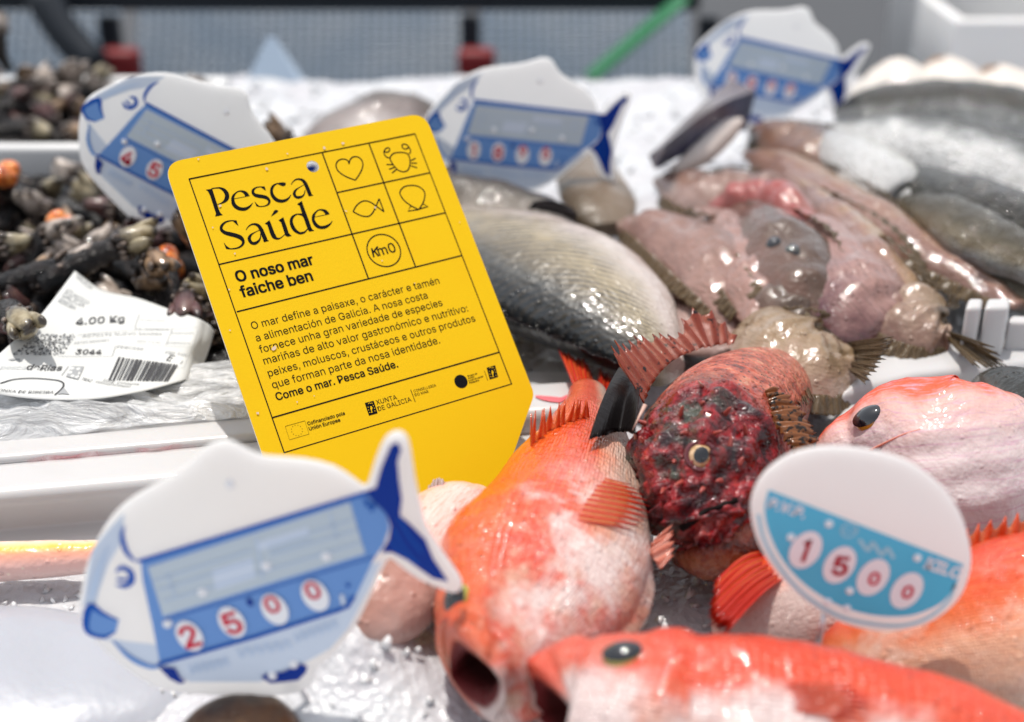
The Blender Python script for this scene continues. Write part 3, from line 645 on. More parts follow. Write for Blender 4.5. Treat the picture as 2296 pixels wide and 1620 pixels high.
a = P(612, 212, 1.3); V = [a+Vector(v) for v in [(-.03, -.004, 0), (.03, -.004, 0), (.003, .012, .05), (-.003, .012, .05), (-.03, .03, 0), (.03, .03, 0)]]
tag(obj('tent_card', V, [(0, 1, 2, 3), (5, 4, 3, 2), (0, 3, 4), (1, 5, 2), (0, 4, 5, 1)], BG, smooth=False), 'small blue grey tent card on the ice near the crates', 'price card')

# ------------------------------------------------------------------ goose barnacles
m = Mat('stalk_skin', (.02, .017, .018), .42, spec=.25, coat=.25, coat_rough=.08); u_, v_ = m.uv()
m.set('Base Color', m.mix(m.ramp(m.noise(160, 4), [(.4, 0), (.7, 1)]), (.006, .006, .007), (.032, .024, .022)))
m.bump(m.math('ADD', m.wave(420, 3, dscale=2), m.noise(700, 3)), .6, .0012); STK = m.m
def plate_mat(name, c1, c2, c3):
    m = Mat(name, c1, .38, spec=.3, coat=.6, coat_rough=.06); n = m.noise(200, 3, .5); u_, v_ = m.uv(); v_ = m.math('ADD', v_, m.math('MULTIPLY', m.math('SUBTRACT', m.noise(330, 3), .5), .35))
    m.set('Base Color', m.mix(m.ramp(v_, [(.16, .95), (.28, .15), (.42, .15), (.68, 1)]), m.ramp(n, [(.35, c1), (.55, c2)]), (.020, .013, .011))); m.bump(m.noise(600, 2), .25, .0004); return m.m
PL = [plate_mat('plate_pale', (.34, .27, .22), (.56, .48, .42), (.10, .06, .045)), plate_mat('plate_olive', (.22, .17, .09), (.40, .34, .22), (.06, .045, .025)), plate_mat('plate_pink', (.16, .085, .075), (.10, .04, .04), (.38, .31, .27)), plate_mat('plate_tan', (.14, .08, .042), (.34, .22, .13), (.05, .03, .018))]
m = Mat('orange_base', (.75, .2, .03), .25, coat=.6, sss=.2); m.set('Base Color', m.ramp(m.noise(150, 4), [(.35, (.22, .04, .02)), (.5, (.72, .17, .02)), (.66, (.85, .38, .12))])); m.bump(m.noise(400, 3), .5, .001); ORB = m.m
m = Mat('ring_dark', (.05, .035, .028), .4, spec=.3, coat=.5, coat_rough=.06); m.set('Base Color', m.ramp(m.noise(400, 3), [(.42, (.018, .012, .010)), (.62, (.20, .15, .12))])); RNG = m.m
def barnacle(seed, pm, orange=False, length=.036):
    r = random.Random(seed); t = thing('goose_barnacle', 'x', 'barnacle', group='goose barnacles heaped in the trays'); b1, b2 = r.uniform(-.012, .012), r.uniform(-.006, .008)
    pts = [(0, 0, 0), (b1*.4, b2, length*.35), (b1*.8, b2*.6, length*.7), (b1, 0, length)]
    C_ = catmull(pts, 16); V = []; nt = 14
    for i, p in enumerate(C_):
        f = i/15; rr = (.0042+.0016*sin(pi*f)+.0010*f)*(1+.07*sin(i*2.4))*r.uniform(.94, 1.06)
        for j in range(nt): a = 2*pi*j/nt; V.append((p[0]+rr*cos(a), p[1]+rr*sin(a)*.85, p[2]))
    F = [(i*nt+j, i*nt+(j+1) % nt, (i+1)*nt+(j+1) % nt, (i+1)*nt+j) for i in range(15) for j in range(nt)]+[tuple(range(nt))[::-1], tuple(15*nt+j for j in range(nt))]
    obj('stalk', V, F, STK, t, local=True)
    if orange:
        vf = []
        for q in range(3): vf.append(ell((b1+r.uniform(-.003, .003), r.uniform(-.003, .003), length+.002+q*.003), (.0058, .0055, .0062), (r.uniform(-.5, .5), r.uniform(-.5, .5), 0)))
        obj('torn_end', *merge(*vf), ORB, t, local=True); return t
    def el(c, s, rt): return ell((b1+c[0], c[1], length+c[2]), s, rt)
    main = [el((-.0036, 0, .0075), (.0029, .0046, .0092), (0, .30, 0)), el((.0036, 0, .0075), (.0029, .0046, .0092), (0, -.30, 0)), el((0, .0036, .0090), (.0040, .0026, .0095), (-.22, 0, 0)), el((0, -.0036, .0065), (.0040, .0028, .0078), (.3, 0, 0))]
    for q in main: obj('shell_plate', *q, pm, t, local=True, uvs=[(j/12, i/9) for i in range(10) for j in range(12)])
    ring = []
    for j in range(10):
        a = 2*pi*j/10+r.random()*.3; h = r.uniform(.0005, .0022); ring.append(el((.0062*cos(a), .0055*sin(a), h), (.0015, .0015, .0022*r.uniform(.8, 1.3)), (-.5*sin(a), .5*cos(a), 0)))
    obj('scale_ring', *merge(*ring), RNG, t, local=True)
    V, F = el((0, 0, .0075), (.0050, .0042, .0078), (0, 0, 0)); obj('seam', V, F, STK, t, local=True)
    return t
def ell(c, s, rt, nu=12, nv=9):
    R_ = Matrix.Rotation(rt[2], 3, 'Z') @ Matrix.Rotation(rt[1], 3, 'Y') @ Matrix.Rotation(rt[0], 3, 'X'); V = []; F = []
    for i in range(nv+1):
        a = pi*i/nv
        for j in range(nu): b = 2*pi*j/nu; V.append(Vector(c)+R_ @ Vector((s[0]*sin(a)*cos(b), s[1]*sin(a)*sin(b), s[2]*cos(a)*(1+.25*(cos(a) > 0)))))
    F = [(i*nu+j, (i+1)*nu+j, (i+1)*nu+(j+1) % nu, i*nu+(j+1) % nu) for i in range(nv) for j in range(nu)]
    return V, F
def dup(root, loc, rot, label):
    q = root.copy(); COL.objects.link(q); q.location = loc; q.rotation_euler = rot; q['label'] = label
    for ch in root.children:
        c = ch.copy(); COL.objects.link(c); c.parent = q
    return q
KIN = ['dark stalked goose barnacle with pale plates in the barnacle heaps', 'dark stalked goose barnacle with straw coloured plates in the barnacle heaps', 'dark stalked goose barnacle with pinkish plates in the barnacle heaps', 'dark stalked goose barnacle with tan plates in the barnacle heaps']
protos = [barnacle(10+i, PL[i % 4], length=[.034, .038, .028, .042, .032, .036, .04, .03][i]) for i in range(8)]; porange = [barnacle(40+i, None, True, .034) for i in range(2)]
used = set(); rb = random.Random(11)
def put(pr, loc, d, roll, label):
    q = Vector(d).to_track_quat('Z', 'Y').to_matrix().to_4x4() @ Matrix.Rotation(roll, 4, 'Z'); e = q.to_euler(); s_ = rb.uniform(.9, 1.2)
    if pr.name not in used: used.add(pr.name); pr.location = loc; pr.rotation_euler = e; pr['label'] = label; o = pr
    else: o = dup(pr, loc, e, label)
    o.scale = (s_, s_, s_); return o
def heap(x0, x1, y0, y1, zf, n, lay):
    for i in range(n):
        x, y = rb.uniform(x0, x1), rb.uniform(y0, y1); z = zf(x, y)+lay*rb.uniform(0, .016); a = rb.uniform(0, 6.28); el_ = rb.uniform(-.25, .55)
        d = Vector((cos(a)*cos(el_), sin(a)*cos(el_), sin(el_)))
        if rb.random() < .4: d = (d+Vector((.1, -.9, .35))).normalized()
        j = rb.randrange(8); put(protos[j], Vector((x, y, z))-d*.02, d, rb.uniform(0, 6.28), KIN[j % 4])
# front tray
TY0, TY1 = .64, .93; TX1 = -.03
zf = lambda x, y: .022+.010*sin(x*40)*sin(y*30)+.006*(y-.64)/.3
MOUND = Mat('dark_wet_bed', (.012, .011, .012), .4, coat=.4); MOUND.bump(MOUND.noise(200, 4), 1, .004)
nx, ny = 60, 60; V = []
for j in range(ny):
    for i in range(nx):
        x = -.40+(.40+TX1)*i/(nx-1); y = TY0+(TY1-TY0)*j/(ny-1); V.append((x, y, zf(x, y)-.004+.004*sin(x*211+y*97)*sin(y*173)))
tag(obj('barnacle_bed', V, [(j*nx+i, j*nx+i+1, (j+1)*nx+i+1, (j+1)*nx+i) for j in range(ny-1) for i in range(nx-1)], MOUND.m), 'dark wet mass of barnacle stalks filling the tray', 'barnacles', kind='stuff')
heap(-.36, -.055, TY0+.005, TY1-.02, zf, 175, 1)
# named individuals seen sharp
for (u, v, z, du, dv, dz, j, lab) in [(20, 535, .046, 100, -30, .01, 'o', 'dark goose barnacle with a glowing orange torn end beside the 45 tag'), (400, 690, .04, -30, -95, .008, 'o', 'upright dark goose barnacle with orange end against the yellow card edge'),
        (-10, 640, .05, 90, -25, .006, 0, 'large goose barnacle with round pale plates beside the white paper label'), (95, 640, .052, 85, -40, .008, 1, 'tan tipped goose barnacle touching the top corner of the paper label'), (270, 590, .05, 60, 20, .006, 3, 'tan plated goose barnacle below the metal pin of the 45 tag'),
        (0, 700, .05, 50, 30, .01, 1, 'wet straw plated goose barnacle beside the printed code of the paper label'), (430, 640, .045, -15, 70, .004, 2, 'goose barnacle with thick stalk pointing down along the yellow card'), (255, 560, .048, 85, 30, .006, 3, 'goose barnacle with brown mottled stalk in the middle of the heap'),
        (10, 400, .055, 6, -20, .03, 'o', 'blurred goose barnacle with orange end by the tray wall')]:
    a = G(u, v, z); b = G(u+du, v+dv, z+dz); pr = porange[0 if du > 0 else 1] if j == 'o' else protos[[0, 1, 2, 3][j]]
    put(pr, a, (b-a).normalized(), rb.uniform(0, 6.28), lab)
# back tray with its own heap
open_box('barnacle_tray', -.48, -.225, .93, 1.13, .006, .046, .012, 'white tray holding a heap of dark barnacles behind the 45 tag', 'tray', mat=WHP)
zf2 = lambda x, y: .026+.012*sin(x*30+1)*sin((y-.93)*14)
V = []
for j in range(40):
    for i in range(50): x = -.465+.225*i/49; y = .945+.17*j/39; V.append((x, y, zf2(x, y)-.004+.003*sin(x*211+y*97)))
tag(obj('barnacle_bed', V, [(j*50+i, j*50+i+1, (j+1)*50+i+1, (j+1)*50+i) for j in range(39) for i in range(49)], MOUND.m), 'dark wet barnacle mass in the far white tray', 'barnacles', kind='stuff')
heap(-.46, -.25, .96, 1.11, zf2, 75, 1)
put(protos[4], P(22, 158, 1.08), (0.02, 0, 1), 0, 'dark goose barnacle standing upright above the far tray rim')

# ------------------------------------------------------------------ front tray rim under clear film
m = Mat('tray_plastic', (.50, .49, .49), .32, coat=.2, sss=.08)
st_ = m.node('SeparateXYZ', {0: m.co()})
m.bump(m.noise(60, 3), .15, .002); TRAY = m.m
t = thing('front_tray', 'white plastic tray with a pink stained groove along its rim, holding the barnacles', 'tray', (-.2, .6, 0))
def ribbon(prof, n=40, u0=-120, u1=640):
    V = []
    for i in range(n):
        u = u0+(u1-u0)*i/(n-1); k_ = (u-250)*-.088
        for (v, z) in prof: V.append(G(u, v+k_, z))
    q = len(prof); return V, [(i*q+j, (i+1)*q+j, (i+1)*q+j+1, i*q+j+1) for i in range(n-1) for j in range(q-1)]
prof = [tuple(p) for p in catmull([(905, .012), (918, .022), (928, .026), (955, .0265), (985, .0265), (1005, .026), (1014, .0245), (1020, .0225), (1027, .0225), (1034, .0245), (1050, .0245), (1078, .024), (1100, .021), (1130, .013), (1165, .004), (1200, .001), (1235, -.003)], 60)]
V, F = ribbon(prof); obj('rim', V, F, TRAY, t, solid=.003)
m = Mat('pink_stain', (.8, .25, .28), .35); n = m.noise(90, 5, .7); m.set('Base Color', m.mix(m.ramp(n, [(.38, 0), (.62, 1)]), (.72, .12, .16), (.8, .62, .62))); m.set('Alpha', m.ramp(m.noise(45, 4, .6), [(.36, .0), (.6, .75)])); STAIN = m.m
V = []; 
for i in range(60):
    u = 60+(440-60)*i/59; k_ = (u-250)*-.088; ww = 7+7*sin(i*.21)**2
    for q in range(4): vv = 1024-ww*(q/3)**1.0; V.append(G(u, vv+k_-2, .0243+.0026*(q/3)))
obj('stain', V, [(i*4+q, (i+1)*4+q, (i+1)*4+q+1, i*4+q+1) for i in range(59) for q in range(3)], STAIN, t)
m = Mat('clear_film', (.9, .91, .92), .12, spec=.8, coat=.6, coat_rough=.05, alpha=.45)
wv = m.node('TexNoise', {'Vector': m.mapped((35, 170, 60), rot=(0, 0, -.25)), 'Scale': 1.0, 'Detail': 5, 'Roughness': .6, 'Distortion': 1.2}).outputs[0]
m.set('Alpha', m.ramp(wv, [(.3, .25), (.55, .5), (.75, .92)])); m.bump(wv, 1, .006); FILM = m.m
V = []; nu_, nv_ = 150, 46
for i in range(nu_):
    u = -120+(760)*i/(nu_-1); k_ = (u-250)*-.105
    for j in range(nv_):
        q = j/(nv_-1); v = 845+(968-845)*q+k_*(1-.1*q); z = .036-.008*q+.003*sin(pi*q); p = G(u, v, z)
        z += .0022*float(fbm(np.array(p.x*60), np.array(p.y*300), np.array(0.), 8, 4))*3*(.3+.7*sin(pi*min(1, q*1.1)))
        V.append(p+Vector((0, 0, z-.036+.008*q-.003*sin(pi*q)-0)) if False else Vector((p.x, p.y, z)))
tag(obj('plastic_film', V, [(i*nv_+j, (i+1)*nv_+j, (i+1)*nv_+j+1, i*nv_+j+1) for i in range(nu_-1) for j in range(nv_-1)], FILM, solid=.0002), 'crumpled clear plastic film over the rim of the barnacle tray', 'plastic film')

# ------------------------------------------------------------------ paper label in the barnacles
m = Mat('label_paper', (.58, .59, .58), .55); m.bump(m.noise(40, 2), .1, .001); PAPER = m.m
INK = Mat('label_ink', (.03, .03, .035), .6).m; INKG = Mat('label_ink_grey', (.30, .31, .32), .6).m; INKL = Mat('label_ink_pale', (.52, .54, .55), .6).m
GR = [[(168, 608, .062), (230, 651, .056), (306, 668, .053), (383, 695, .051), (440, 713, .051), (466, 727, .046)],
      [(90, 708, .058), (180, 722, .053), (272, 735, .049), (365, 752, .047), (430, 762, .047), (458, 764, .043)],
      [(12, 782, .054), (122, 800, .048), (238, 808, .043), (340, 812, .041), (415, 808, .041), (442, 806, .038)],
      [(-90, 868, .048), (50, 892, .043), (190, 897, .040), (310, 880, .038), (400, 857, .037), (424, 850, .035)]]
GA = np.array([[tuple(G(*c)) for c in row] for row in GR])
def lab3(a, b, dz=0):                                             # a 0..1 across, b 0..1 down
    def at(a, b):
        rows = np.array([catmull(r_, 2)[0] if False else cr(r_, a) for r_ in GA]); return cr(rows, b)
    p = at(a, b)
    if dz:
        n = np.cross(at(min(a+.01, 1.02), b)-p, p-at(a, b+.01)); n /= max(np.linalg.norm(n), 1e-12); n = n if n[2] > 0 else -n; p = p+n*dz
    return Vector(p)
def cr(a, t):
    a = np.array(a); m_ = len(a)-1; x = min(max(t, -.2), 1.2)*m_; i = int(min(max(math.floor(x), 0), m_-1)); f_ = x-i
    g_ = lambda j: a[j] if 0 <= j <= m_ else (2*a[0]-a[1] if j < 0 else 2*a[-1]-a[-2]); p0, p1, p2, p3 = g_(i-1), g_(i), g_(i+1), g_(i+2)
    return .5*(2*p1+(p2-p0)*f_+(2*p0-5*p1+4*p2-p3)*f_**2+(3*p1-p0-3*p2+p3)*f_**3)
lb = thing('paper_label', 'curled white printed paper label with barcode lying on the barnacles', 'label', lab3(.5, .5))
na, nb = 50, 36; V = [lab3(i/(na-1), j/(nb-1)) for i in range(na) for j in range(nb)]; F = [(i*nb+j, (i+1)*nb+j, (i+1)*nb+j+1, i*nb+j+1) for i in range(na-1) for j in range(nb-1)]
a0 = len(V); ext = []
for q in range(1, 7):                                             # the curl at the end
    for j in range(nb): e = V[(na-1)*nb+j]; d_ = (e-V[(na-3)*nb+j]).normalized(); an = q/6*2.4; V.append(e+d_*.003*sin(an)*1.4-Vector((0, 0, 1))*.003*(1-cos(an)))
for q in range(6): F += [((na-1+q)*nb+j, (na+q)*nb+j, (na+q)*nb+j+1, (na-1+q)*nb+j+1) for j in range(nb-1)]
obj('sheet', V, F, PAPER, lb, solid=.0002)
f = Flat(); f.flip = -1
def inv_lab(K, x, y):
    tu, tv = K(x, y); q = np.array([.5, .5])
    for _ in range(25):
        g_ = lambda w_: np.array(project(lab3(*w_))); r_ = g_(q)-np.array([tu, tv]); J = np.stack([(g_(q+np.array(e_)*1e-4)-g_(q))/1e-4 for e_ in ((1, 0), (0, 1))], 1); q = q-np.linalg.solve(J, r_)*.8
    return tuple(q)
K11 = crop(0, 680, 4.1)
def lt(body, a, b, h=None, m=0, bold=0.):
    p0, p1 = inv_lab(K11, *a), inv_lab(K11, *b); L = math.dist(p0, p1); V_, F_, x0, x1 = glyphs(body, None, bold); e = (np.array(p1)-np.array(p0))/L; k_ = L/(x1-x0)
    up = np.array([e[1]*.7, -1.45*abs(e[0])]); b_ = len(f.V)
    for x, y in V_: f.V.append(tuple(np.array(p0)+e*(x-x0)*k_+up*y*k_*(h or 1))); f.L.append(0)
    for g_ in F_: f.F.append(tuple(i+b_ for i in g_)); f.M.append(m)
def lk(pts): return [inv_lab(K11, *p) for p in pts]
def lline(a, b, wd=.0025, m=1): p, q = inv_lab(K11, *a), inv_lab(K11, *b); f.stroke([(p[0]+(q[0]-p[0])*i/10, p[1]+(q[1]-p[1])*i/10) for i in range(11)], wd, m, smooth=False)
lt('GALICIA', (775, 62), (930, 190), m=1); lt('ATLANTICO', (662, 208), (900, 340), m=1); lt('GALICIA', (625, 258), (850, 370), m=1); lt('RIBEIRA', (590, 310), (760, 395), m=1)
lt('4.00 Kg', (770, 552), (1275, 518), bold=.01); lt('02-COFRADIA', (1385, 602), (1735, 606), m=1); lt('A070196 NUEVO SANDRA', (840, 678), (1665, 655), m=1)
lt('ARTES MENORES', (755, 745), (1120, 712), m=1); lt('3CO 7.2.03', (1400, 722), (1645, 738), m=1); lt('07/07/2026', (1760, 648), (1982, 640), m=1); lt('07/07/2026', (1712, 742), (1945, 742), m=1)
lt('3044', (765, 850), (1035, 850), bold=.012); lt('PERCEBE', (1195, 785), (1470, 810), m=1); lt('FRE TAM', (1690, 842), (1905, 868), m=1); lt('E', (1700, 915), (1750, 922), h=1.1); lt('1', (1838, 945), (1860, 950), h=.9)
lt('Capturado', (1440, 505), (1690, 512), m=2); lt('deRías', (262, 1005), (625, 1018), bold=.01); lt('pesca', (0, 1000), (255, 1004), m=2); lt('TRAZ', (825, 1112), (930, 1138)); lt('LOTE', (1055, 1125), (1160, 1150)); lt('0159600707264010', (975, 1142), (1330, 1192)); lt('07072640104', (1195, 1152), (1420, 1168))
lt('LONXA DE RIBEIRA', (-60, 1228), (545, 1255))
rr_ = random.Random(5); xb = 1110
while xb < 1720:
    wb = rr_.choice([8, 14, 22, 30]); 
    a, b, c_, d_ = lk([(xb+105, 880+(xb-1110)*.13), (xb+105+wb, 880+(xb-1110+wb)*.13), (xb+wb, 1118+(xb+wb-1110)*.02), (xb, 1118+(xb-1110)*.02)]); f.poly([a, b, c_, d_]); xb += wb+rr_.choice([9, 14, 20])
for i in range(420):                                              # dotted field
    x = rr_.uniform(120, 760); y = rr_.uniform(645, 855)
    if x < 330-(y-690)*1.0 and y < 850 and x < 400-(y-645)*1.35: continue
    if x > 760-(y-645)*.75+30: continue
    c = inv_lab(K11, x, y); f.poly([(c[0]-.004, c[1]-.004), (c[0]+.004*rr_.random(), c[1]-.005), (c[0]+.004, c[1]+.004), (c[0]-.003, c[1]+.005)], 0 if i % 2 else 1)
f.poly(lk([(738, 975), (862, 978), (800, 1112), (675, 1080)]), 1)
for x, y in [(740, 1000), (800, 1005), (720, 1040), (775, 1035), (800, 1050), (745, 1075), (770, 1060), (790, 1085)]: c = inv_lab(K11, x, y); f.disc(c, .008, .012, m=3, layer=1, n=7)
for a, b in [((790, 655), (2030, 572)), ((1185, 760), (1150, 870)), ((590, 868), (1150, 872)), ((1215, 725), (1980, 770)), ((1770, 585), (1700, 752)), ((2025, 590), (1880, 990)), ((1880, 990), (1220, 880)), ((700, 975), (630, 1070)), ((1430, 440), (1380, 575))]: lline(a, b)
f.stroke(lk([(0, 1150), (150, 1108), (350, 1098), (560, 1115), (640, 1140), (650, 1175), (620, 1220), (560, 1270)]), .006, 0)
f.poly(lk([(80, 905), (150, 893), (205, 900), (200, 930), (175, 905), (120, 915)]), 1)
f.poly(lk([(655, 1195), (712, 1265), (640, 1258), (590, 1262)]), 1)
f.build('lettering', lambda x, y, dz: lab3(x, y, .0004+dz), [INK, INKG, INKL, PAPER], lb, dz=.00008)
# ------------------------------------------------------------------ fish: materials
from mathutils.bvhtree import BVHTree
_bvh = {}
def hit(o, u, v):
    """where the picture ray through (u, v) meets object o"""
    if o.name not in _bvh:
        off = rootloc(o); _bvh[o.name] = BVHTree.FromPolygons([x.co+off for x in o.data.vertices], [tuple(p.vertices) for p in o.data.polygons])
    r = (FW+(float(u)-1148)/FPX*RT+(810-float(v))/FPX*UP).normalized(); p, n, i, d = _bvh[o.name].ray_cast(CAM, r)
    if p is None: p = P(u, v, .55); n = -r
    if n.dot(r) > 0: n = -n
    return p, n
def lifts(K, tips, base, dd=0.0):
    b = catmull([tuple(x) for x in base], len(tips)); return [P(*K(*t), (Vector(q)-CAM).dot(FW)+dd) for t, q in zip(tips, b)]
ID = lambda x, y: (x, y)
C4 = crop(1360, 760, 2.5314); C5 = crop(1040, 1060, 2.1714); C6 = crop(1280, 760, 3.681); C8 = crop(1900, 650, 2.492); CF = crop(1500, 250, 2.160); CB = crop(1400, 0, 1.979); C12 = crop(1060, 350, 2.7)

def skin(name, stops, head=None, head_at=.6, mouth=None, scale=0, rough=.36, wob=.3, ns=60, spots=None, streak=None, bumps=.5, sss=.12, bumpd=.0012, coat=.6, drops=(170, .26), tint=None, patch=None):
    """wet fish skin: colour runs from back (0) to belly (1), broken up by noise"""
    m = Mat(name, (.5, .5, .5), rough, spec=.28, coat=coat*.85, coat_rough=.045, sss=sss*.6, sss_r=(.008, .003, .002))
    x, y = m.uv(); n = m.noise(ns, 4, .6); yy = m.math('ADD', y, m.math('MULTIPLY', m.math('SUBTRACT', n, .5), wob)); c = m.ramp(yy, stops)
    if streak: s_ = m.node('TexNoise', {'Vector': m.mapped((14, 60, 1), 'UV'), 'Scale': 1.0, 'Detail': 4, 'Roughness': .65}).outputs[0]; c = m.mix(m.math('MULTIPLY', m.ramp(s_, [(.5, 0), (.64, 1)]), streak[1]), c, streak[0])
    if head:
        hn = m.ramp(m.noise(head[2], 6, .66, .5), [(.40, head[0]), (.50, tuple((p+q)/2 for p, q in zip(head[0], head[1]))), (.58, head[1]), (.66, tuple((p+q)/2 for p, q in zip(head[0], head[1]))), (.72, head[0])]); f = m.math('MULTIPLY', m.ramp(x, [(head_at-.06, 0), (head_at+.06, head[3] if len(head) > 3 else 1)]), m.ramp(yy, [(.10, .15), (.34, 1)])); c = m.mix(f, c, hn)
    if spots: c = m.mix(m.ramp(m.vor(spots[0]), [(spots[1], 1), (spots[1]+.08, 0)]), c, spots[2])
    if mouth: c = m.mix(m.ramp(x, [(mouth[0], 0), (mouth[0]+.02, 1)]), c, m.ramp(x, [(mouth[0]+.02, (.13, .014, .016)), (mouth[0]+.10, mouth[1])]))
    if tint: c = m.mix(1.0, c, tint, 'MULTIPLY')
    if patch:
        pm_ = m.math('MULTIPLY', m.ramp(m.noise(patch[0], 7, .62, .4), [(patch[1]-.02, 0), (patch[1]+.12, 1)]), m.ramp(x, [(patch[3]-.05, 0), (patch[3]+.06, 1)]))
        pm_ = m.math('MULTIPLY', pm_, m.ramp(yy, [(patch[4], 0), (patch[4]+.14, .92)])); c = m.mix(pm_, c, patch[2])
        if mouth: c = m.mix(m.ramp(x, [(mouth[0], 0), (mouth[0]+.02, 1)]), c, m.ramp(x, [(mouth[0]+.02, (.13, .014, .016)), (mouth[0]+.10, mouth[1])]))
    m.set('Base Color', c)
    if mouth: k_ = m.ramp(x, [(mouth[0]-.01, coat), (mouth[0]+.01, 0)]); m.t.links.new(k_, m.b.inputs['Coat Weight']); m.t.links.new(m.ramp(x, [(mouth[0]-.01, .45), (mouth[0]+.01, .05)]), m.b.inputs['Specular IOR Level'])
    h = m.math('ADD', m.math('MULTIPLY', m.noise(105, 3, .5), bumps), m.math('MULTIPLY', m.noise(420, 2), bumps*.12))
    dr = m.ramp(m.vor(drops[0]), [(0.02, 1), (.24, 0)], 'EASE'); h = m.math('ADD', h, m.math('MULTIPLY', dr, drops[1]))
    if scale:
        sc_ = m.vor(1.0, m.mapped((scale, scale*.45, 1), 'UV'), rnd=.4); h = m.math('ADD', h, m.math('MULTIPLY', sc_, .24)); m.set('Base Color', m.mix(m.ramp(sc_, [(.3, 0), (.75, .32)]), c, (.45, .05, .02) if scale > 75 else (.05, .05, .05), 'MULTIPLY'))
    m.bump(h, .85, bumpd*2.6); return m
def finmat(name, c1, c2, alpha=.8, spot=None, rough=.25):
    m = Mat(name, c1, rough, spec=.6, coat=.5); x, y = m.uv(); ray = m.math('ABSOLUTE', m.math('COSINE', m.math('MULTIPLY', x, pi)))
    f = m.ramp(ray, [(.55, 0), (.92, 1)]); c = m.mix(f, c1, c2)
    if spot: c = m.mix(m.ramp(m.noise(spot[0], 3), [(spot[1], 0), (spot[1]+.06, 1)]), c, spot[2])
    m.set('Base Color', c); m.set('Alpha', m.math('ADD', m.math('MULTIPLY', f, 1-alpha), alpha)); m.bump(m.math('ADD', ray, m.noise(400, 3)), .5, .0008)
    tr = m.node('BsdfTranslucent'); m.t.links.new(c, tr.inputs[0]) if isinstance(c, bpy.types.NodeSocket) else None
    mx = m.node('MixShader', {0: .35}); o = [n for n in m.t.nodes if n.type == 'OUTPUT_MATERIAL'][0]; m.t.links.new(m.b.outputs[0], mx.inputs[1]); m.t.links.new(tr.outputs[0], mx.inputs[2])
    if alpha < 1:
        tp = m.node('BsdfTransparent'); m2 = m.node('MixShader'); m.t.links.new(m.math('ADD', m.math('MULTIPLY', f, 1-alpha), alpha), m2.inputs[0]); m.t.links.new(tp.outputs[0], m2.inputs[1]); m.t.links.new(mx.outputs[0], m2.inputs[2]); m.set('Alpha', 1.0); m.b.inputs['Alpha'].default_value = 1
        for l in list(m.b.inputs['Alpha'].links): m.t.links.remove(l)
        m.t.links.new(m2.outputs[0], o.inputs[0])
    else: m.t.links.new(mx.outputs[0], o.inputs[0])
    return m.m
PUP = Mat('pupil_black', (.006, .007, .010), .06, spec=.6, coat=1, coat_rough=.03).m
IRY = Mat('iris_amber', (.45, .22, .02), .15, coat=1, coat_rough=.04).m; IRG = Mat('iris_olive', (.30, .26, .03), .15, coat=1).m
m = Mat('iris_tan', (.55, .36, .20), .12, coat=1, coat_rough=.04); m.set('Base Color', m.ramp(m.noise(500, 3), [(.35, (.42, .25, .10)), (.65, (.66, .46, .28))])); IRT = m.m
OR, ORY, RD, PK, WT = (.68, .060, .008), (.80, .20, .03), (.62, .03, .012), (.72, .28, .20), (.60, .52, .50)
RED_A = skin('red_fish_skin', [(0, (.66, .075, .008)), (.22, (.74, .125, .010)), (.40, (.70, .07, .012)), (.54, (.66, .10, .04)), (.64, (.70, .34, .26)), (.76, WT)], head=((.64, .42, .36), (.62, .05, .012), 62, .9), head_at=.40, mouth=(.80, (.028, .005, .005)), scale=110, streak=((.80, .34, .14), .35), ns=70, sss=.10, tint=(.90, .78, .66), patch=(38, .47, (.66, .56, .53), .30, .26))
RED_B = skin('red_fish_skin_pink', [(0, (.66, .05, .010)), (.28, (.68, .07, .02)), (.38, (.68, .14, .08)), (.48, (.66, .40, .36)), (1, WT)], head=((.64, .40, .36), (.62, .055, .02), 55, .9), head_at=.48, mouth=(.80, (.05, .008, .008)), scale=100, streak=((.76, .34, .22), .3), ns=60, tint=(.90, .80, .72), patch=(34, .45, (.66, .56, .54), .12, .24))
RED_C = skin('red_fish_skin_orange', [(0, (.6, .04, .006)), (.3, (.70, .08, .012)), (.5, (.72, .16, .04)), (.7, (.74, .46, .36)), (1, WT)], scale=110, streak=((.78, .32, .13), .35), ns=55, tint=(.88, .76, .62), patch=(45, .54, (.68, .46, .36), .0, .2))
RED_E = skin('red_fish_throat', [(0, (.62, .05, .010)), (.14, (.64, .10, .035)), (.25, (.64, .36, .31)), (.5, (.58, .46, .45)), (1, (.60, .55, .55))], wob=.22, ns=90, streak=((.52, .30, .38), .75), bumps=.6, coat=.5, rough=.55, drops=(170, .10))
F_RED = finmat('red_fin', (.80, .22, .06), (.72, .10, .02), .62); F_REDD = finmat('red_fin_dense', (.78, .17, .04), (.62, .03, .015), .95)
F_SPI = finmat('spiny_fin', (.55, .17, .11), (.28, .05, .025), .5, spot=(260, .60, (.02, .012, .012))); F_BAND = finmat('banded_fin', (.40, .15, .05), (.28, .10, .03), .97, spot=(430, .52, (.03, .018, .012)))
F_BLK = finmat('black_fin', (.012, .010, .011), (.02, .014, .014), 1.0, rough=.16); F_BRN = finmat('brown_fin', (.24, .165, .085), (.12, .08, .04), .6); F_CLR = finmat('clear_fin', (.72, .66, .66), (.6, .48, .48), .5); F_GRY = finmat('grey_fin', (.28, .24, .21), (.14, .11, .10), .7)

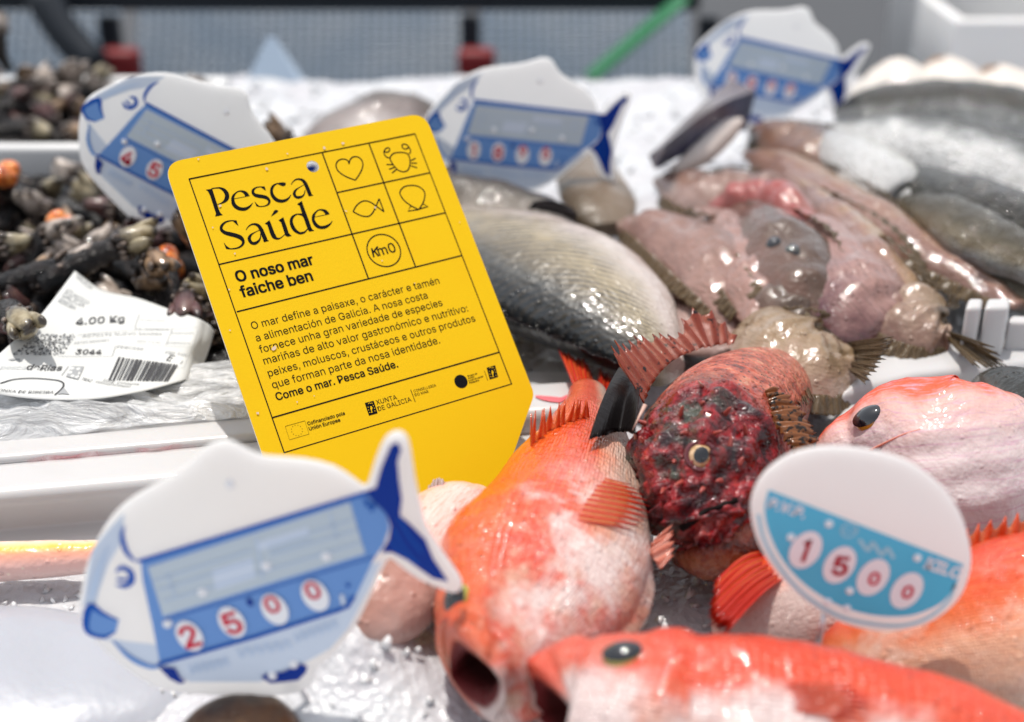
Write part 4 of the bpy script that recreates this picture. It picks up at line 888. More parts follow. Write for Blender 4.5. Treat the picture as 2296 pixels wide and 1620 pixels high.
# ------------------------------------------------------------------ red fish with open mouth, beside the card
def fish(name, label, cat, u, v, z=0, group=None): return thing(name, label, cat, G(u, v, z), group)
A = fish('red_fish', 'orange red fish with wide open black mouth, lying between big fish tag and scorpionfish', 'fish', 1200, 1300, 0, 'red fish')
def dA(s, p):
    gill = .0024/(1+np.exp(-(s-.36)*90))*(np.cos(p-1.1) > -.6)-.0024/(1+np.exp(-(s-.47)*26)); ch = .0022*np.exp(-((s-.57)/.05)**2)*np.cos(p-.9)-.0016*np.exp(-((s-.63)/.018)**2)
    return (gill*1.5+ch)*(s < .76)+.0014*np.sin(3*p+.8)*np.exp(-((s-.765)/.06)**2)
bA = loft('body', [(1318, 885, .030, .0090, .008), (1318, 935, .032, .0125, .011), (1312, 1010, .034, .0215, .016), (1292, 1090, .036, .0285, .020), (1266, 1180, .037, .0335, .022), (1236, 1260, .037, .0360, .023), (1202, 1340, .035, .0345, .022), (1165, 1410, .033, .0305, .021), (1120, 1470, .031, .0265, .0205), (1085, 1503, .0305, .0215, .0205), (1062, 1518, .0300, .0165, .0195), (1067, 1512, .0305, .0078, .0165), (1098, 1478, .032, .0062, .012), (1130, 1440, .033, .002, .002)],
          [(-1, -.05, .22)]*8+[(-.95, -.05, .35), (-.88, -.05, .48), (-.82, -.05, .58), (-.82, -.05, .58), (-.82, -.05, .58), (-.82, -.05, .58)], RED_A.m, A, turn=10, ns=120, nt=72, disp=dA, rough=.0011, rscale=120, seed=2)
p, n = hit(bA, 1022, 1345); eye(A, p-n*.0016, n+Vector((-.2, -.2, .3)), .0055, IRG, PUP, pa=.95)
base = [G(*C6(*q), .047) for q in [(155, 1490), (230, 1410), (330, 1335), (430, 1275), (520, 1215), (600, 1170), (690, 1105)]]
fin('dorsal_fin', base, lifts(C6, [(170, 1010), (260, 970), (330, 950), (460, 890), (580, 880), (640, 880), (700, 880)], base, -.006), F_RED, A, rays=11, jag=.48, rib=.0005, spiky=.9)
base = [G(*C6(*q), .032) for q in [(620, 915), (670, 890), (720, 880), (765, 875), (810, 875), (860, 885), (910, 905)]]
fin('tail_fin', base, lifts(C6, [(428, 418), (560, 480), (700, 552), (768, 765), (800, 600), (880, 640), (960, 682)], base, .055), F_REDD, A, rays=18, jag=.05, rib=.0005)
def fin_on(name, body, K, base, tips, mat, parent, rays=14, up0=-.0012, up1=.0016, jag=.06, rows=12):
    n = rays*8+1; B = catmull(base, n); T = catmull(tips, n); V = []; uv = []
    for i in range(n):
        x = i/(n-1)*rays; f = x-math.floor(x); web = abs(sin(pi*f)); tip = B[i]+(T[i]-B[i])*(1-jag*web)
        for q in range(rows):
            t = q/(rows-1); p, nr = hit(body, *K(*(B[i]+(tip-B[i])*t))); V.append(p+nr*(up0+(up1-up0)*t+.00034*cos(2*pi*x)*(.4+.6*t))); uv.append((x, t))
    return obj(name, V, [(i*rows+q, (i+1)*rows+q, (i+1)*rows+q+1, i*rows+q+1) for i in range(n-1) for q in range(rows-1)], mat, parent, uvs=uv, solid=.0004)
def onsurf(o, K, pts, up=.0012): return [hit(o, *K(*q))[0]+hit(o, *K(*q))[1]*up for q in pts]
fin_on('pectoral_fin', bA, C5, [(980, 270), (860, 330), (780, 400), (770, 500)], [(1150, 350), (1235, 430), (1235, 520), (1160, 590)], finmat('red_fin_soft', (.82, .30, .10), (.55, .018, .008), .45), A, rays=9, jag=.28)
base = [P(*C5(1290, 640), .525), P(*C5(1270, 700), .52), P(*C5(1330, 790), .515)]
fin('pelvic_fin', base, lifts(C5, [(1390, 555), (1405, 620), (1400, 720)], base, .004), finmat('pink_fin', (.76, .42, .34), (.7, .24, .16), .9), A, rays=5, jag=.25, rib=.0008)

# ------------------------------------------------------------------ red fish along the lower edge, head to the left
B = fish('red_fish', 'pinkish red fish with open mouth, lowest in the pile, snout against the black mouthed fish', 'fish', 1600, 1600, 0, 'red fish')
bB = loft('body', [(2480, 1840, .022, .014, .011), (2300, 1765, .023, .020, .015), (2100, 1720, .024, .027, .018), (1900, 1690, .025, .031, .021), (1700, 1668, .026, .033, .022), (1540, 1655, .027, .0315, .022), (1420, 1625, .028, .0285, .022), (1345, 1596, .029, .0250, .0215), (1300, 1585, .029, .0225, .021), (1262, 1590, .0285, .0195, .0195), (1240, 1600, .028, .0165, .0180), (1248, 1594, .028, .0085, .0125), (1275, 1585, .029, .0062, .0090), (1320, 1575, .029, .002, .002)],
          (.12, .72, .70), RED_B.m, B, turn=10, ns=120, nt=72, rough=.0011, rscale=110, seed=5, disp=lambda s, p: (.0034/(1+np.exp(-(s-.40)*110))-.0034/(1+np.exp(-(s-.5)*30))-.0016*np.exp(-((s-.60)/.014)**2))*(s < .76)+.0012*np.sin(3*p)*np.exp(-((s-.765)/.05)**2))
p, n = hit(bB, 1395, 1466); eye(B, p-n*.0012, n+Vector((0, -.1, .5)), .0052, IRG, PUP, pa=1.0, stretch=1.25, axis=Vector((1, 0, 0)))
base = onsurf(bB, ID, [(1720, 1560), (1770, 1560), (1820, 1570)], .001); fin_on('pectoral_fin', bB, ID, [(1700, 1530), (1710, 1560), (1730, 1590)], [(1900, 1540), (1950, 1580), (1900, 1615)], finmat('red_fin_thin', (.78, .24, .10), (.52, .015, .010), .4), B, rays=7, jag=.25)

# ------------------------------------------------------------------ further red fish
Cc = fish('red_fish', 'orange fish running out of frame to the side, body under the round price tag', 'fish', 2150, 1400, 0, 'red fish')
bC = loft('body', [(1840, 1470, .008, .006, .006), (1905, 1468, .012, .014, .012), (2010, 1455, .016, .022, .017), (2140, 1425, .020, .028, .020), (2290, 1400, .022, .032, .021), (2460, 1370, .022, .032, .021), (2650, 1350, .020, .026, .018)], (.15, .85, .55), RED_C.m, Cc, rough=.0012, rscale=110, seed=7)
base = [on_body(bC, s, 0, -.002)[0] for s in (.35, .45, .55, .65, .75)]; fin('dorsal_fin', base, [b+Vector((.002, .004, .010)) for b in base], F_RED, Cc, rays=12, jag=.4)
D_ = fish('red_fish', 'red fish with white belly and dark orange fin, hidden under the round price tag', 'fish', 1700, 1360, 0, 'red fish')
bD = loft('body', [(1610, 1425, .006, .004, .004), (1650, 1405, .011, .013, .010), (1720, 1375, .014, .019, .014), (1820, 1340, .016, .023, .016), (1950, 1300, .016, .024, .016), (2080, 1260, .014, .020, .014)], (-.5, .8, .4), skin('red_fish_pale', [(0, OR), (.28, (.66, .10, .02)), (.42, (.78, .45, .38)), (.6, WT), (1, WT)], scale=80, ns=60, tint=(.9, .82, .78)).m, D_, rough=.001, seed=9)
base = [P(*q) for q in [(1640, 1260, .535), (1690, 1245, .54), (1760, 1235, .545)]]; fin('pectoral_fin', [P(*q) for q in [(1790, 1290, .53), (1760, 1265, .535), (1700, 1240, .54)]], [P(*q) for q in [(1625, 1432, .49), (1585, 1405, .495), (1600, 1310, .515)]], F_REDD, D_, rays=14, jag=.06, curl=.12)
E_ = fish('red_fish', 'pale throated red fish with glossy black eye behind the round price tag', 'fish', 2080, 1040, 0, 'red fish')
def dE(s, p): return .0006*np.sin(p*15+s*9)*np.exp(-((s-.5)/.25)**2)*(np.cos(p) < .2)-.002*np.exp(-((s-.22)/.03)**2)*(np.cos(p) > -.3)
bE = loft('body', [(1850, 1050, .022, .004, .004), (1885, 1025, .030, .014, .012), (1945, 1005, .036, .022, .018), (2025, 1005, .040, .0295, .024), (2110, 1030, .041, .0355, .026), (2180, 1025, .041, .0345, .025), (2235, 985, .040, .025, .020), (2272, 940, .039, .012, .010), (2290, 915, .039, .003, .003)], (-.15, .75, .65), RED_E.m, E_, ns=100, nt=80, disp=dE, rough=.0016, rscale=120, seed=12)
p, n = hit(bE, 1945, 935); eye(E_, p-n*.002, n+Vector((-.3, -.1, .5)), .0058, IRY, PUP, pa=1.05, stretch=1.15, axis=Vector((1, 0, 0)))
for pts in [[(680, 1190), (800, 1130), (900, 1085), (1000, 1055)]]: obj('jaw_ridge', *tube(onsurf(bE, C8, pts, .0), .0005, n=20, r2=.0002), Mat('jaw_pink', (.78, .30, .22), .2, coat=.6).m, E_)
F_ = fish('red_fish', 'slim pink fish with orange dotted line along the tray wall', 'fish', 80, 1260, 0, 'red fish')
m = skin('dotted_pink', [(0, (.78, .60, .50)), (.18, (.84, .45, .05)), (.34, (.78, .34, .22)), (.6, (.76, .44, .38)), (1, (.7, .5, .46))], wob=.1, ns=120, spots=(210, .10, (.80, .62, .5))); 
loft('body', [(-140, 1268, .010, .0085, .008), (-40, 1262, .010, .0085, .008), (60, 1257, .010, .008, .0075), (150, 1252, .010, .0072, .007), (260, 1246, .009, .006, .006), (330, 1242, .008, .003, .003)], (0, .55, .85), m.m, F_, seed=14, rough=.0005)
H_ = fish('red_fish', 'small pale pink fish with a clear fin, tucked under the yellow card foot', 'fish', 990, 1190, 0, 'red fish')
bH = loft('body', [(1080, 1120, .030, .007, .006), (1040, 1150, .032, .014, .011), (990, 1195, .032, .0165, .013), (930, 1260, .030, .016, .012), (880, 1320, .028, .011, .009), (850, 1370, .026, .004, .004)], (-.7, .4, .5), skin('pale_pink_skin', [(0, (.72, .40, .32)), (.3, (.74, .52, .46)), (1, (.72, .62, .60))], ns=110, streak=((.74, .20, .10), .7)).m, H_, rough=.0008, seed=16)
base = [P(*C5(50, 450), .545), P(*C5(110, 425), .545), P(*C5(195, 395), .545)]; fin('dorsal_fin', base, lifts(C5, [(72, 335), (120, 292), (178, 330)], base, .004), F_CLR, H_, rays=7, jag=.06, rib=.0005)
I_ = fish('glossy_fish', 'glossy brownish pink fish under the tail of the big fish tag', 'fish', 890, 1330)
loft('body', [(800, 1430, .022, .006, .005), (840, 1390, .026, .013, .010), (890, 1335, .029, .0155, .012), (930, 1290, .029, .012, .010), (960, 1260, .028, .004, .004)], (-.6, .6, .5), skin('brown_pink', [(0, (.22, .09, .06)), (.5, (.40, .21, .17)), (1, (.50, .33, .29))], ns=150).m, I_, rough=.0006, seed=18)

# ------------------------------------------------------------------ scorpionfish
S = fish('scorpionfish', 'dark red scorpionfish with warty head facing out and raised spiny fin, in the middle', 'fish', 1590, 1050)
m = Mat('scorpion_skin', (.2, .02, .02), .45, spec=.3, coat=.7, coat_rough=.05, sss=.05, sss_r=(.006, .002, .001)); x, y = m.uv()
n1 = m.noise(95, 5, .65, .5); head = m.ramp(n1, [(.30, (.010, .006, .007)), (.42, (.045, .004, .007)), (.52, (.16, .004, .007)), (.61, (.30, .008, .012)), (.70, (.44, .06, .04)), (.78, (.34, .15, .08))])
gr = m.ramp(m.noise(55, 4, .6), [(.50, 0), (.60, 1)]); up_ = m.ramp(y, [(.15, 1), (.38, 0)]); head = m.mix(m.math('MULTIPLY', gr, up_), head, (.055, .06, .045))
pkz = m.math('MULTIPLY', m.ramp(m.noise(130, 4), [(.48, 0), (.6, 1)]), m.ramp(x, [(.78, 0), (.86, .8)])); head = m.mix(pkz, head, (.34, .09, .075))
body = m.ramp(m.noise(150, 5, .65), [(.30, (.10, .012, .008)), (.46, (.36, .055, .025)), (.60, (.52, .13, .07)), (.74, (.50, .27, .14))])
body = m.mix(m.ramp(m.vor(330), [(.16, 1), (.24, 0)]), body, (.02, .012, .01)); c = m.mix(m.ramp(x, [(.42, 0), (.52, 1)]), body, head); c = m.mix(m.ramp(m.noise(300, 3), [(.66, 0), (.72, 1)]), c, (.03, .015, .015)); m.set('Base Color', c)
m.bump(m.math('ADD', m.noise(170, 3, .55), m.math('MULTIPLY', m.ramp(m.vor(240), [(.02, 1), (.25, 0)], 'EASE'), .5)), .95, .0036); SCO = m.m
def dS(s, p):
    w_ = 1/(1+np.exp(-(s-.50)*40))*(s < .97); r = fbm(s*34, np.cos(p)*3.2, np.sin(p)*3.2, 21, 4)*.0030*1.5+np.abs(fbm(s*60, np.cos(p)*6, np.sin(p)*6, 23, 3))*.0062-.001
    orb = .0035*np.exp(-((s-.685)/.035)**2-((p-1.35)/.34)**2)-.0030*np.exp(-((s-.60)/.022)**2-((p-.9)/.7)**2)-.0034*np.exp(-((s-.755)/.02)**2-((p-1.2)/.8)**2)
    rid = .0026*np.exp(-((s-.53-.05*np.cos(p-1.2))/.010)**2)+.0024*np.exp(-((s-.585-.06*np.cos(p-1.6))/.008)**2)*(np.cos(p-1.6) > 0)-.003*np.exp(-((s-.555-.05*np.cos(p-1.4))/.010)**2)+.003*np.exp(-((s-.80)/.02)**2-((p-1.0)/.5)**2)+.003*np.exp(-((s-.80)/.02)**2-((p-1.9)/.4)**2)
    return w_*(r+orb+rid)
bS = loft('body', [(1775, 845, .014, .009, .009), (1752, 858, .022, .017, .015), (1715, 882, .031, .0225, .020), (1668, 918, .039, .0268, .0235), (1628, 960, .0435, .0292, .0262), (1602, 1012, .0448, .0300, .0278), (1585, 1065, .043, .0285, .027), (1580, 1130, .038, .0235, .0225), (1583, 1180, .032, .0165, .016), (1590, 1212, .027, .008, .008), (1593, 1222, .026, .002, .002)], (-.78, .12, .62), SCO, S, ns=170, nt=130, disp=dS, rough=.0003, seed=31)
m = Mat('jaw_brown', (.25, .08, .03), .2, coat=.7); m.set('Base Color', m.ramp(m.noise(130, 4, .6), [(.35, (.06, .015, .01)), (.5, (.26, .05, .02)), (.65, (.38, .13, .05))])); m.bump(m.noise(350, 4), .7, .0016)
loft('lower_jaw', [(1790, 1120, .022, .008, .008), (1730, 1165, .026, .013, .012), (1660, 1212, .024, .0145, .012), (1590, 1240, .020, .012, .010), (1530, 1245, .018, .006, .006), (1510, 1240, .018, .002, .002)], (0, .5, .8), m.m, S, rough=.0012, seed=33, ns=60)
DARKM = Mat('mouth_dark', (.006, .003, .003), .6, spec=.1).m
obj('mouth', *tube([hit(bS, *C4(*q))[0] for q in [(870, 1420), (930, 1385), (1010, 1325), (1110, 1285), (1220, 1240)]], .0015, n=30, r2=.0011), DARKM, S)
SPM = Mat('spine_red', (.34, .06, .045), .3, coat=.8, coat_rough=.05).m; rs = random.Random(8)
for q in [(640, 760), (625, 870), (650, 980), (690, 1090), (760, 1180), (900, 820), (1080, 830), (1180, 900), (1240, 1000), (860, 700), (1000, 640), (1150, 700), (1280, 820), (820, 1000), (870, 1130), (1010, 1170), (1120, 1120)]:
    p, n = hit(bS, *C4(*q)); d_ = (n+Vector((rs.uniform(-.5, .5), rs.uniform(-.3, .3), rs.uniform(0, .8)))).normalized(); h_ = rs.uniform(.0025, .006); obj('spine', *tube([p-n*.001, p+d_*h_*.6, p+d_*h_+Vector((0, 0, -.0006))], .0012, r2=.0002, n=8), SPM, S)
p, n = hit(bS, *C4(990, 965)); nn = (n+(CAM-p).normalized()*1.6).normalized(); eye(S, p-nn*.0010, nn, .0052, IRT, PUP, pa=.56, stretch=1.0, axis=Vector((.4, 0, 1)), flatten=.75)
V = []; F = []; x_ = nn.orthogonal().normalized(); y_ = nn.cross(x_); ring = [p+nn*.0006+(x_*cos(a)+y_*sin(a))*.0054 for a in np.linspace(0, 2*pi, 25)]
obj('eyelid', *tube(ring, .0011), Mat('lid_dark', (.10, .015, .02), .2, coat=.8).m, S)
base = [P(*C4(*q), d) for q, d in [((625, 640), .592), ((660, 560), .598), ((700, 480), .605), ((750, 420), .612), ((810, 365), .618), ((880, 325), .624), ((950, 295), .63), ((1030, 275), .635), ((1110, 260), .64), ((1200, 250), .645)]]
fin('dorsal_fin', base, lifts(C4, [(440, 320), (425, 240), (510, 250), (560, 205), (660, 200), (740, 185), (840, 190), (900, 35), (1090, 60), (1215, 205)], base, .004), F_SPI, S, rays=15, jag=.22, rib=.0009, spiky=.6, rows=12)
for a, b in [((640, 640), (560, 800)), ((1000, 520), (975, 485)), ((580, 850), (566, 795))]: q, n = hit(bS, *C4(*a)); obj('spine', *tube([q, P(*C4(*b), (q-CAM).dot(FW)-.004)], .0009, r2=.0001), Mat('spine_pale', (.55, .35, .28), .3, coat=.5).m, S)
base = [P(*C4(*q), d) for q, d in [((1395, 560), .575), ((1420, 650), .57), ((1450, 740), .562), ((1530, 860), .552), ((1590, 940), .545)]]
fin('pectoral_fin', base, lifts(C4, [(1480, 545), (1600, 640), (1690, 780), (1730, 880), (1660, 950)], base, .004), F_BAND, S, rays=13, jag=.16, rib=.0011, curl=.12)

# ------------------------------------------------------------------ sea bream
m = Mat('bream_skin', (.3, .28, .22), .4, spec=.5, coat=.8, coat_rough=.06); x, y = m.uv(); n = m.noise(60, 4)
yy = m.math('ADD', y, m.math('MULTIPLY', m.math('SUBTRACT', n, .5), .2)); c = m.ramp(yy, [(.06, (.010, .014, .018)), (.16, (.05, .05, .045)), (.28, (.15, .12, .075)), (.46, (.32, .26, .16)), (.60, (.38, .32, .25)), (.76, (.50, .42, .38))])
w_ = m.node('TexWave', {'Vector': m.mapped((26, 15, 1), 'UV', rot=(0, 0, .55)), 'Scale': .62, 'Distortion': 1.4, 'Detail': 2, 'Detail Scale': 2.0}).outputs[1]
ln_ = m.math('MULTIPLY', m.ramp(w_, [(.42, 0), (.75, .85)]), m.ramp(y, [(.5, 1), (.72, .08)])); ln_ = m.math('MULTIPLY', ln_, m.ramp(m.noise(70, 4), [(.36, .25), (.58, 1)])); c = m.mix(ln_, c, (.04, .034, .026)); m.set('Base Color', c)
m.bump(m.math('ADD', m.math('MULTIPLY', m.vor(1.0, m.mapped((44, 20, 1), 'UV'), rnd=.35), .22), m.math('ADD', m.noise(90, 3), m.math('MULTIPLY', m.ramp(m.vor(190), [(.02, 1), (.24, 0)], 'EASE'), .35))), .7, .0028); BRE = m.m
m = Mat('black_skin_smooth', (.006, .004, .004), .45, spec=.15, coat=.08); m.bump(m.noise(300, 4), .5, .0008); M_BLK = m.m
R1 = fish('sea_bream', 'dark backed grey sea bream with scaly flank and black tail, beside the yellow card edge', 'fish', 1280, 660)
bR = loft('body', [(900, 520, .030, .022, .016), (980, 545, .034, .034, .020), (1080, 572, .037, .043, .024), (1180, 605, .039, .0475, .026), (1280, 650, .039, .0455, .025), (1365, 708, .037, .037, .021), (1430, 768, .034, .025, .015), (1470, 812, .031, .0150, .010), (1485, 832, .030, .012, .009)], (-.62, -.75, -.05), BRE, R1, ns=100, nt=64, rough=.0007, seed=41)
base = [P(*C6(*q), d) for q, d in [((985, 590), .62), ((1050, 600), .618), ((1110, 640), .612), ((1180, 740), .605)]]
fin('tail_fin', base, onsurf(bA, C6, [(690, 1340), (800, 1310), (960, 1250), (1130, 1225)], .003), M_BLK, R1, rays=14, jag=.01, rib=.00004, wob=.0, curl=.06, rows=16)
base = [on_body(bR, s, 0.05, -.001)[0] for s in (.25, .35, .45, .55, .65, .75, .85)]; fin('dorsal_fin', base, [b+Vector((-.005, -.008, .004)) for b in base], F_BLK, R1, rays=16, jag=.3, rib=.0005)
q, n = hit(bR, *C12(930, 510))
fin('pectoral_fin', [P(*C12(1020, 560), .80), P(*C12(1030, 500), .80), P(*C12(990, 455), .80)], [P(*C12(690, 470), .79), P(*C12(720, 425), .79), P(*C12(800, 410), .79)], F_BLK, R1, rays=7, jag=.05, curl=.2)
R2 = fish('sea_bream', 'grey sea bream half hidden behind the scaly one, under the middle fish tag', 'fish', 1150, 450)
GRYB = skin('grey_bream', [(0, (.035, .03, .028)), (.3, (.13, .11, .09)), (.6, (.24, .21, .18)), (1, (.38, .33, .30))], scale=50, ns=70).m
loft('body', [(920, 460, .030, .022, .013), (1010, 490, .034, .028, .016), (1100, 505, .035, .030, .017), (1190, 520, .034, .026, .015), (1260, 540, .032, .016, .010), (1300, 552, .030, .008, .006)], (-.3, .8, .5), GRYB, R2, seed=43, rough=.001)
R3 = fish('sea_bream', 'tan grey fish lying crosswise below the tail of the middle fish tag', 'fish', 1330, 470)
b3 = loft('body', [(*C12(1080, 60), .032, .010, .006), (*C12(1110, 200), .036, .019, .009), (*C12(1150, 350), .036, .024, .010), (*C12(1200, 480), .034, .022, .009), (*C12(1260, 610), .028, .014, .006)], (-1, .1, .1), skin('tan_grey', [(0, (.07, .05, .03)), (.4, (.15, .11, .075)), (1, (.22, .17, .13))], ns=80, coat=.25).m, R3, seed=45, rough=.0012)
R4 = fish('grey_fish', 'blurred grey fish with white belly on the ice behind the yellow card', 'fish', 860, 260)
loft('body', [(690, 330, .016, .012, .008), (760, 305, .022, .028, .016), (840, 285, .028, .033, .020), (910, 280, .028, .030, .018), (965, 300, .024, .02, .012), (1010, 320, .030, .008, .008)], (.5, .8, .3), skin('grey_white', [(0, (.04, .035, .032)), (.34, (.12, .10, .09)), (.55, (.24, .20, .19)), (1, (.5, .46, .45))], ns=40).m, R4, seed=47, rough=.0025)

# ------------------------------------------------------------------ pile of flatfish
def flat(label, st_, D, cols, K=CF, fr=True, ns=70, rough=.0022, seed=0, name='flatfish', tailtips=None, fm=None, streak=None, arch=.006):
    t = fish(name, label, 'fish', *K(st_[1][0], st_[1][1]), 0, 'flatfish in the pink brown pile' if name == 'flatfish' else None)
    sk = skin('flatfish_skin', [(0, cols[0]), (.5, cols[1]), (1, cols[2])], ns=ns, wob=.9, bumps=.6, bumpd=.0013, streak=streak or ((.11, .065, .045), .7), rough=.3, coat=1, sss=.06)
    b = loft('body', [(*K(s[0], s[1]), s[2]-.001, s[3], s[4]*.55) for s in st_], D, sk.m, t, disp=lambda s, p: .0018*np.sin(s*19+seed)*np.cos(p*2+seed)+.0010*np.sin(s*46+np.abs(np.sin(p))*5)*np.exp(-((np.cos(p))/.6)**2)-.0016*np.exp(-(np.cos(p)/.09)**2), arch=arch, rough=rough*.55, rscale=55, seed=seed, ns=80, nt=44, pw=1.8)
    if fr:
        for ph, nm in ((0, 'dorsal_fin'), (pi, 'anal_fin')):
            S_, T_, D2, L2 = o_frames[b.name]; base = []; tips = []
            for s in np.linspace(.1, .9, 9):
                q, n = on_body(b, s, ph, -.001); i = int(s*79); base.append(q); tips.append(q+Vector(D2[i])*(.010 if ph == 0 else -.010)*.75*sin(pi*s)**.5-Vector((0, 0, .005)))
            fin(nm, base, tips, fm or F_BRN, t, rays=40, jag=.07, rib=.00012)
    if tailtips:
        c_ = [Vector(v) for v in tailtips[0]]; fin('tail_fin', c_, tailtips[1], fm or F_BRN, t, rays=12, jag=.22, rib=.0005)
    return t, b
PB, PP, BR, GD, DP = (.15, .075, .055), (.26, .145, .115), (.065, .036, .022), (.19, .12, .055), (.08, .022, .03)
flat('limp pinkish brown flatfish draped next to the scaly sea bream', [(130, 655, .036, .004, .004), (230, 660, .042, .013, .009), (400, 700, .047, .023, .012), (560, 790, .049, .027, .013), (670, 930, .046, .026, .012), (730, 1100, .038, .019, .010), (770, 1290, .027, .007, .006)], (.6, .75, .2), (PB, PP, (.28, .16, .13)), seed=51, arch=.010)
flat('narrow pink flatfish draped along the dark one with raised eyes', [(560, 590, .044, .005, .005), (690, 680, .051, .014, .010), (790, 840, .052, .019, .011), (850, 1020, .047, .018, .011), (890, 1230, .037, .009, .007)], (.9, .35, .2), (PB, (.32, .18, .15), PP), seed=102, arch=.008)
flat('broad pink flatfish with wet highlights, front right of the one with raised eyes', [(1040, 580, .046, .008, .007), (1160, 720, .053, .024, .013), (1300, 890, .055, .033, .015), (1420, 1050, .050, .035, .014), (1520, 1190, .040, .026, .012), (1600, 1310, .027, .010, .007)], (.75, .6, .2), (PP, (.30, .17, .15), DP), seed=54, streak=((.10, .055, .045), .7), arch=.012)
flat('tan flatfish rim curving over the outer side of the broad pink one', [(1000, 420, .050, .005, .005), (1200, 560, .057, .013, .010), (1400, 740, .058, .019, .012), (1560, 960, .052, .018, .011), (1640, 1200, .040, .009, .007)], (.7, .7, .2), ((.36, .25, .13), PP, PB), seed=103, arch=.009)
tC, bCe = flat('dark brown limp flatfish with two small raised eyes in the middle of the pile', [(700, 540, .047, .006, .006), (850, 620, .056, .017, .012), (970, 740, .060, .025, .014), (1060, 880, .057, .026, .013), (1140, 1050, .049, .022, .011), (1230, 1210, .038, .015, .009), (1320, 1360, .026, .006, .005)], (.8, .55, .2), (BR, (.085, .05, .034), PB), seed=53, arch=.010)
for x_, y_ in [(938, 772), (1048, 812)]:
    p, n = hit(bCe, *CF(x_, y_)); eye(tC, p-n*.0016, n+Vector((0, -.4, .3)), .0046, Mat('iris_dark', (.05, .06, .055), .1, coat=1).m, PUP, pa=.8)
flat('reddish flatfish with red gill flesh bent over the top of the pile', [(590, 580, .046, .005, .005), (720, 520, .055, .013, .010), (880, 490, .060, .017, .012), (1010, 550, .060, .016, .011), (1090, 690, .055, .012, .009), (1130, 880, .046, .005, .005)], (.3, .9, .3), ((.24, .10, .07), (.34, .075, .07), (.16, .03, .02)), seed=57, fr=False, arch=.008)
flat('dark speckled flatfish in the shade below the one with raised eyes', [(880, 900, .046, .006, .005), (940, 1020, .048, .014, .010), (1020, 1140, .044, .016, .010), (1110, 1260, .036, .012, .008), (1180, 1360, .028, .006, .005)], (.8, .5, .3), (BR, (.09, .06, .042), PB), seed=105, arch=.006)
flat('pale pink flatfish belly lying lowest, between sea bream tail and scorpionfish', [(250, 760, .020, .008, .006), (380, 900, .026, .024, .012), (520, 1080, .028, .033, .014), (640, 1250, .026, .027, .012), (720, 1380, .02, .012, .008)], (.8, .5, .1), ((.27, .15, .125), (.42, .29, .26), (.33, .21, .18)), seed=52, fr=False)
t_, b_ = flat('long tan flatfish stretching towards the white tray ribs', [(820, 290, .044, .006, .006), (980, 350, .050, .016, .010), (1200, 470, .052, .022, .012), (1480, 640, .050, .021, .012), (1800, 830, .044, .016, .010), (2080, 1000, .038, .010, .007), (2280, 1110, .034, .007, .005)], (.45, .85, .2), ((.30, .19, .10), PP, PB), seed=55)
flat('brown flatfish on top of the pile under the distant tag', [(840, 150, .046, .006, .005), (950, 170, .050, .018, .011), (1100, 230, .052, .026, .013), (1250, 330, .050, .023, .012), (1360, 460, .044, .010, .008)], (.4, .9, .2), ((.06, .05, .04), (.20, .11, .075), PB), seed=56)
flat('dark purplish flatfish edge under the slanting fish tail', [(330, 420, .040, .006, .005), (500, 470, .044, .018, .012), (700, 480, .046, .024, .013), (900, 470, .046, .018, .011), (1010, 480, .044, .006, .006)], (.2, .9, .3), ((.10, .06, .055), (.24, .14, .11), (.40, .28, .25)), seed=58)
base = [G(*CF(*q), .034) for q in [(1340, 1310), (1365, 1390), (1350, 1470)]]
flat('golden brown flatfish with frayed tail fin, lying against the scorpionfish', [(760, 1260, .034, .008, .007), (860, 1270, .040, .021, .013), (1000, 1330, .042, .030, .015), (1150, 1380, .040, .028, .014), (1290, 1400, .036, .017, .010), (1370, 1400, .033, .010, .006)], (.25, .9, .25), (GD, (.27, .185, .11), (.38, .26, .20)), seed=59, tailtips=(base, [P(*CF(*q), .62) for q in [(1590, 1280), (1540, 1400), (1440, 1540)]]), streak=((.16, .11, .06), .6))
base = [G(*CF(*q), .026) for q in [(975, 1480), (1040, 1500), (1090, 1480)]]
flat('golden flatfish tail hanging down beside the scorpionfish', [(900, 1300, .036, .010, .008), (950, 1350, .036, .016, .010), (1000, 1420, .033, .016, .009), (1040, 1500, .027, .012, .006)], (.8, .4, .3), (GD, (.30, .22, .13), (.22, .15, .09)), seed=60, fr=False, tailtips=(base, [P(*CF(*q), .60) for q in [(1020, 1650), (1090, 1660), (1165, 1630)]]))
base = [G(*CF(*q), .036) for q in [(1830, 1240), (1870, 1270), (1880, 1300)]]
flat('brown speckled flatfish with splayed tail over the white tray', [(1560, 1040, .040, .008, .007), (1640, 1120, .044, .021, .012), (1740, 1200, .042, .021, .012), (1840, 1260, .038, .011, .008), (1880, 1280, .036, .007, .005)], (.5, .8, .3), ((.22, .155, .095), (.32, .22, .16), PB), seed=61, tailtips=(base, [P(*CF(*q), .66) for q in [(2130, 1340), (2200, 1470), (2020, 1440)]]))

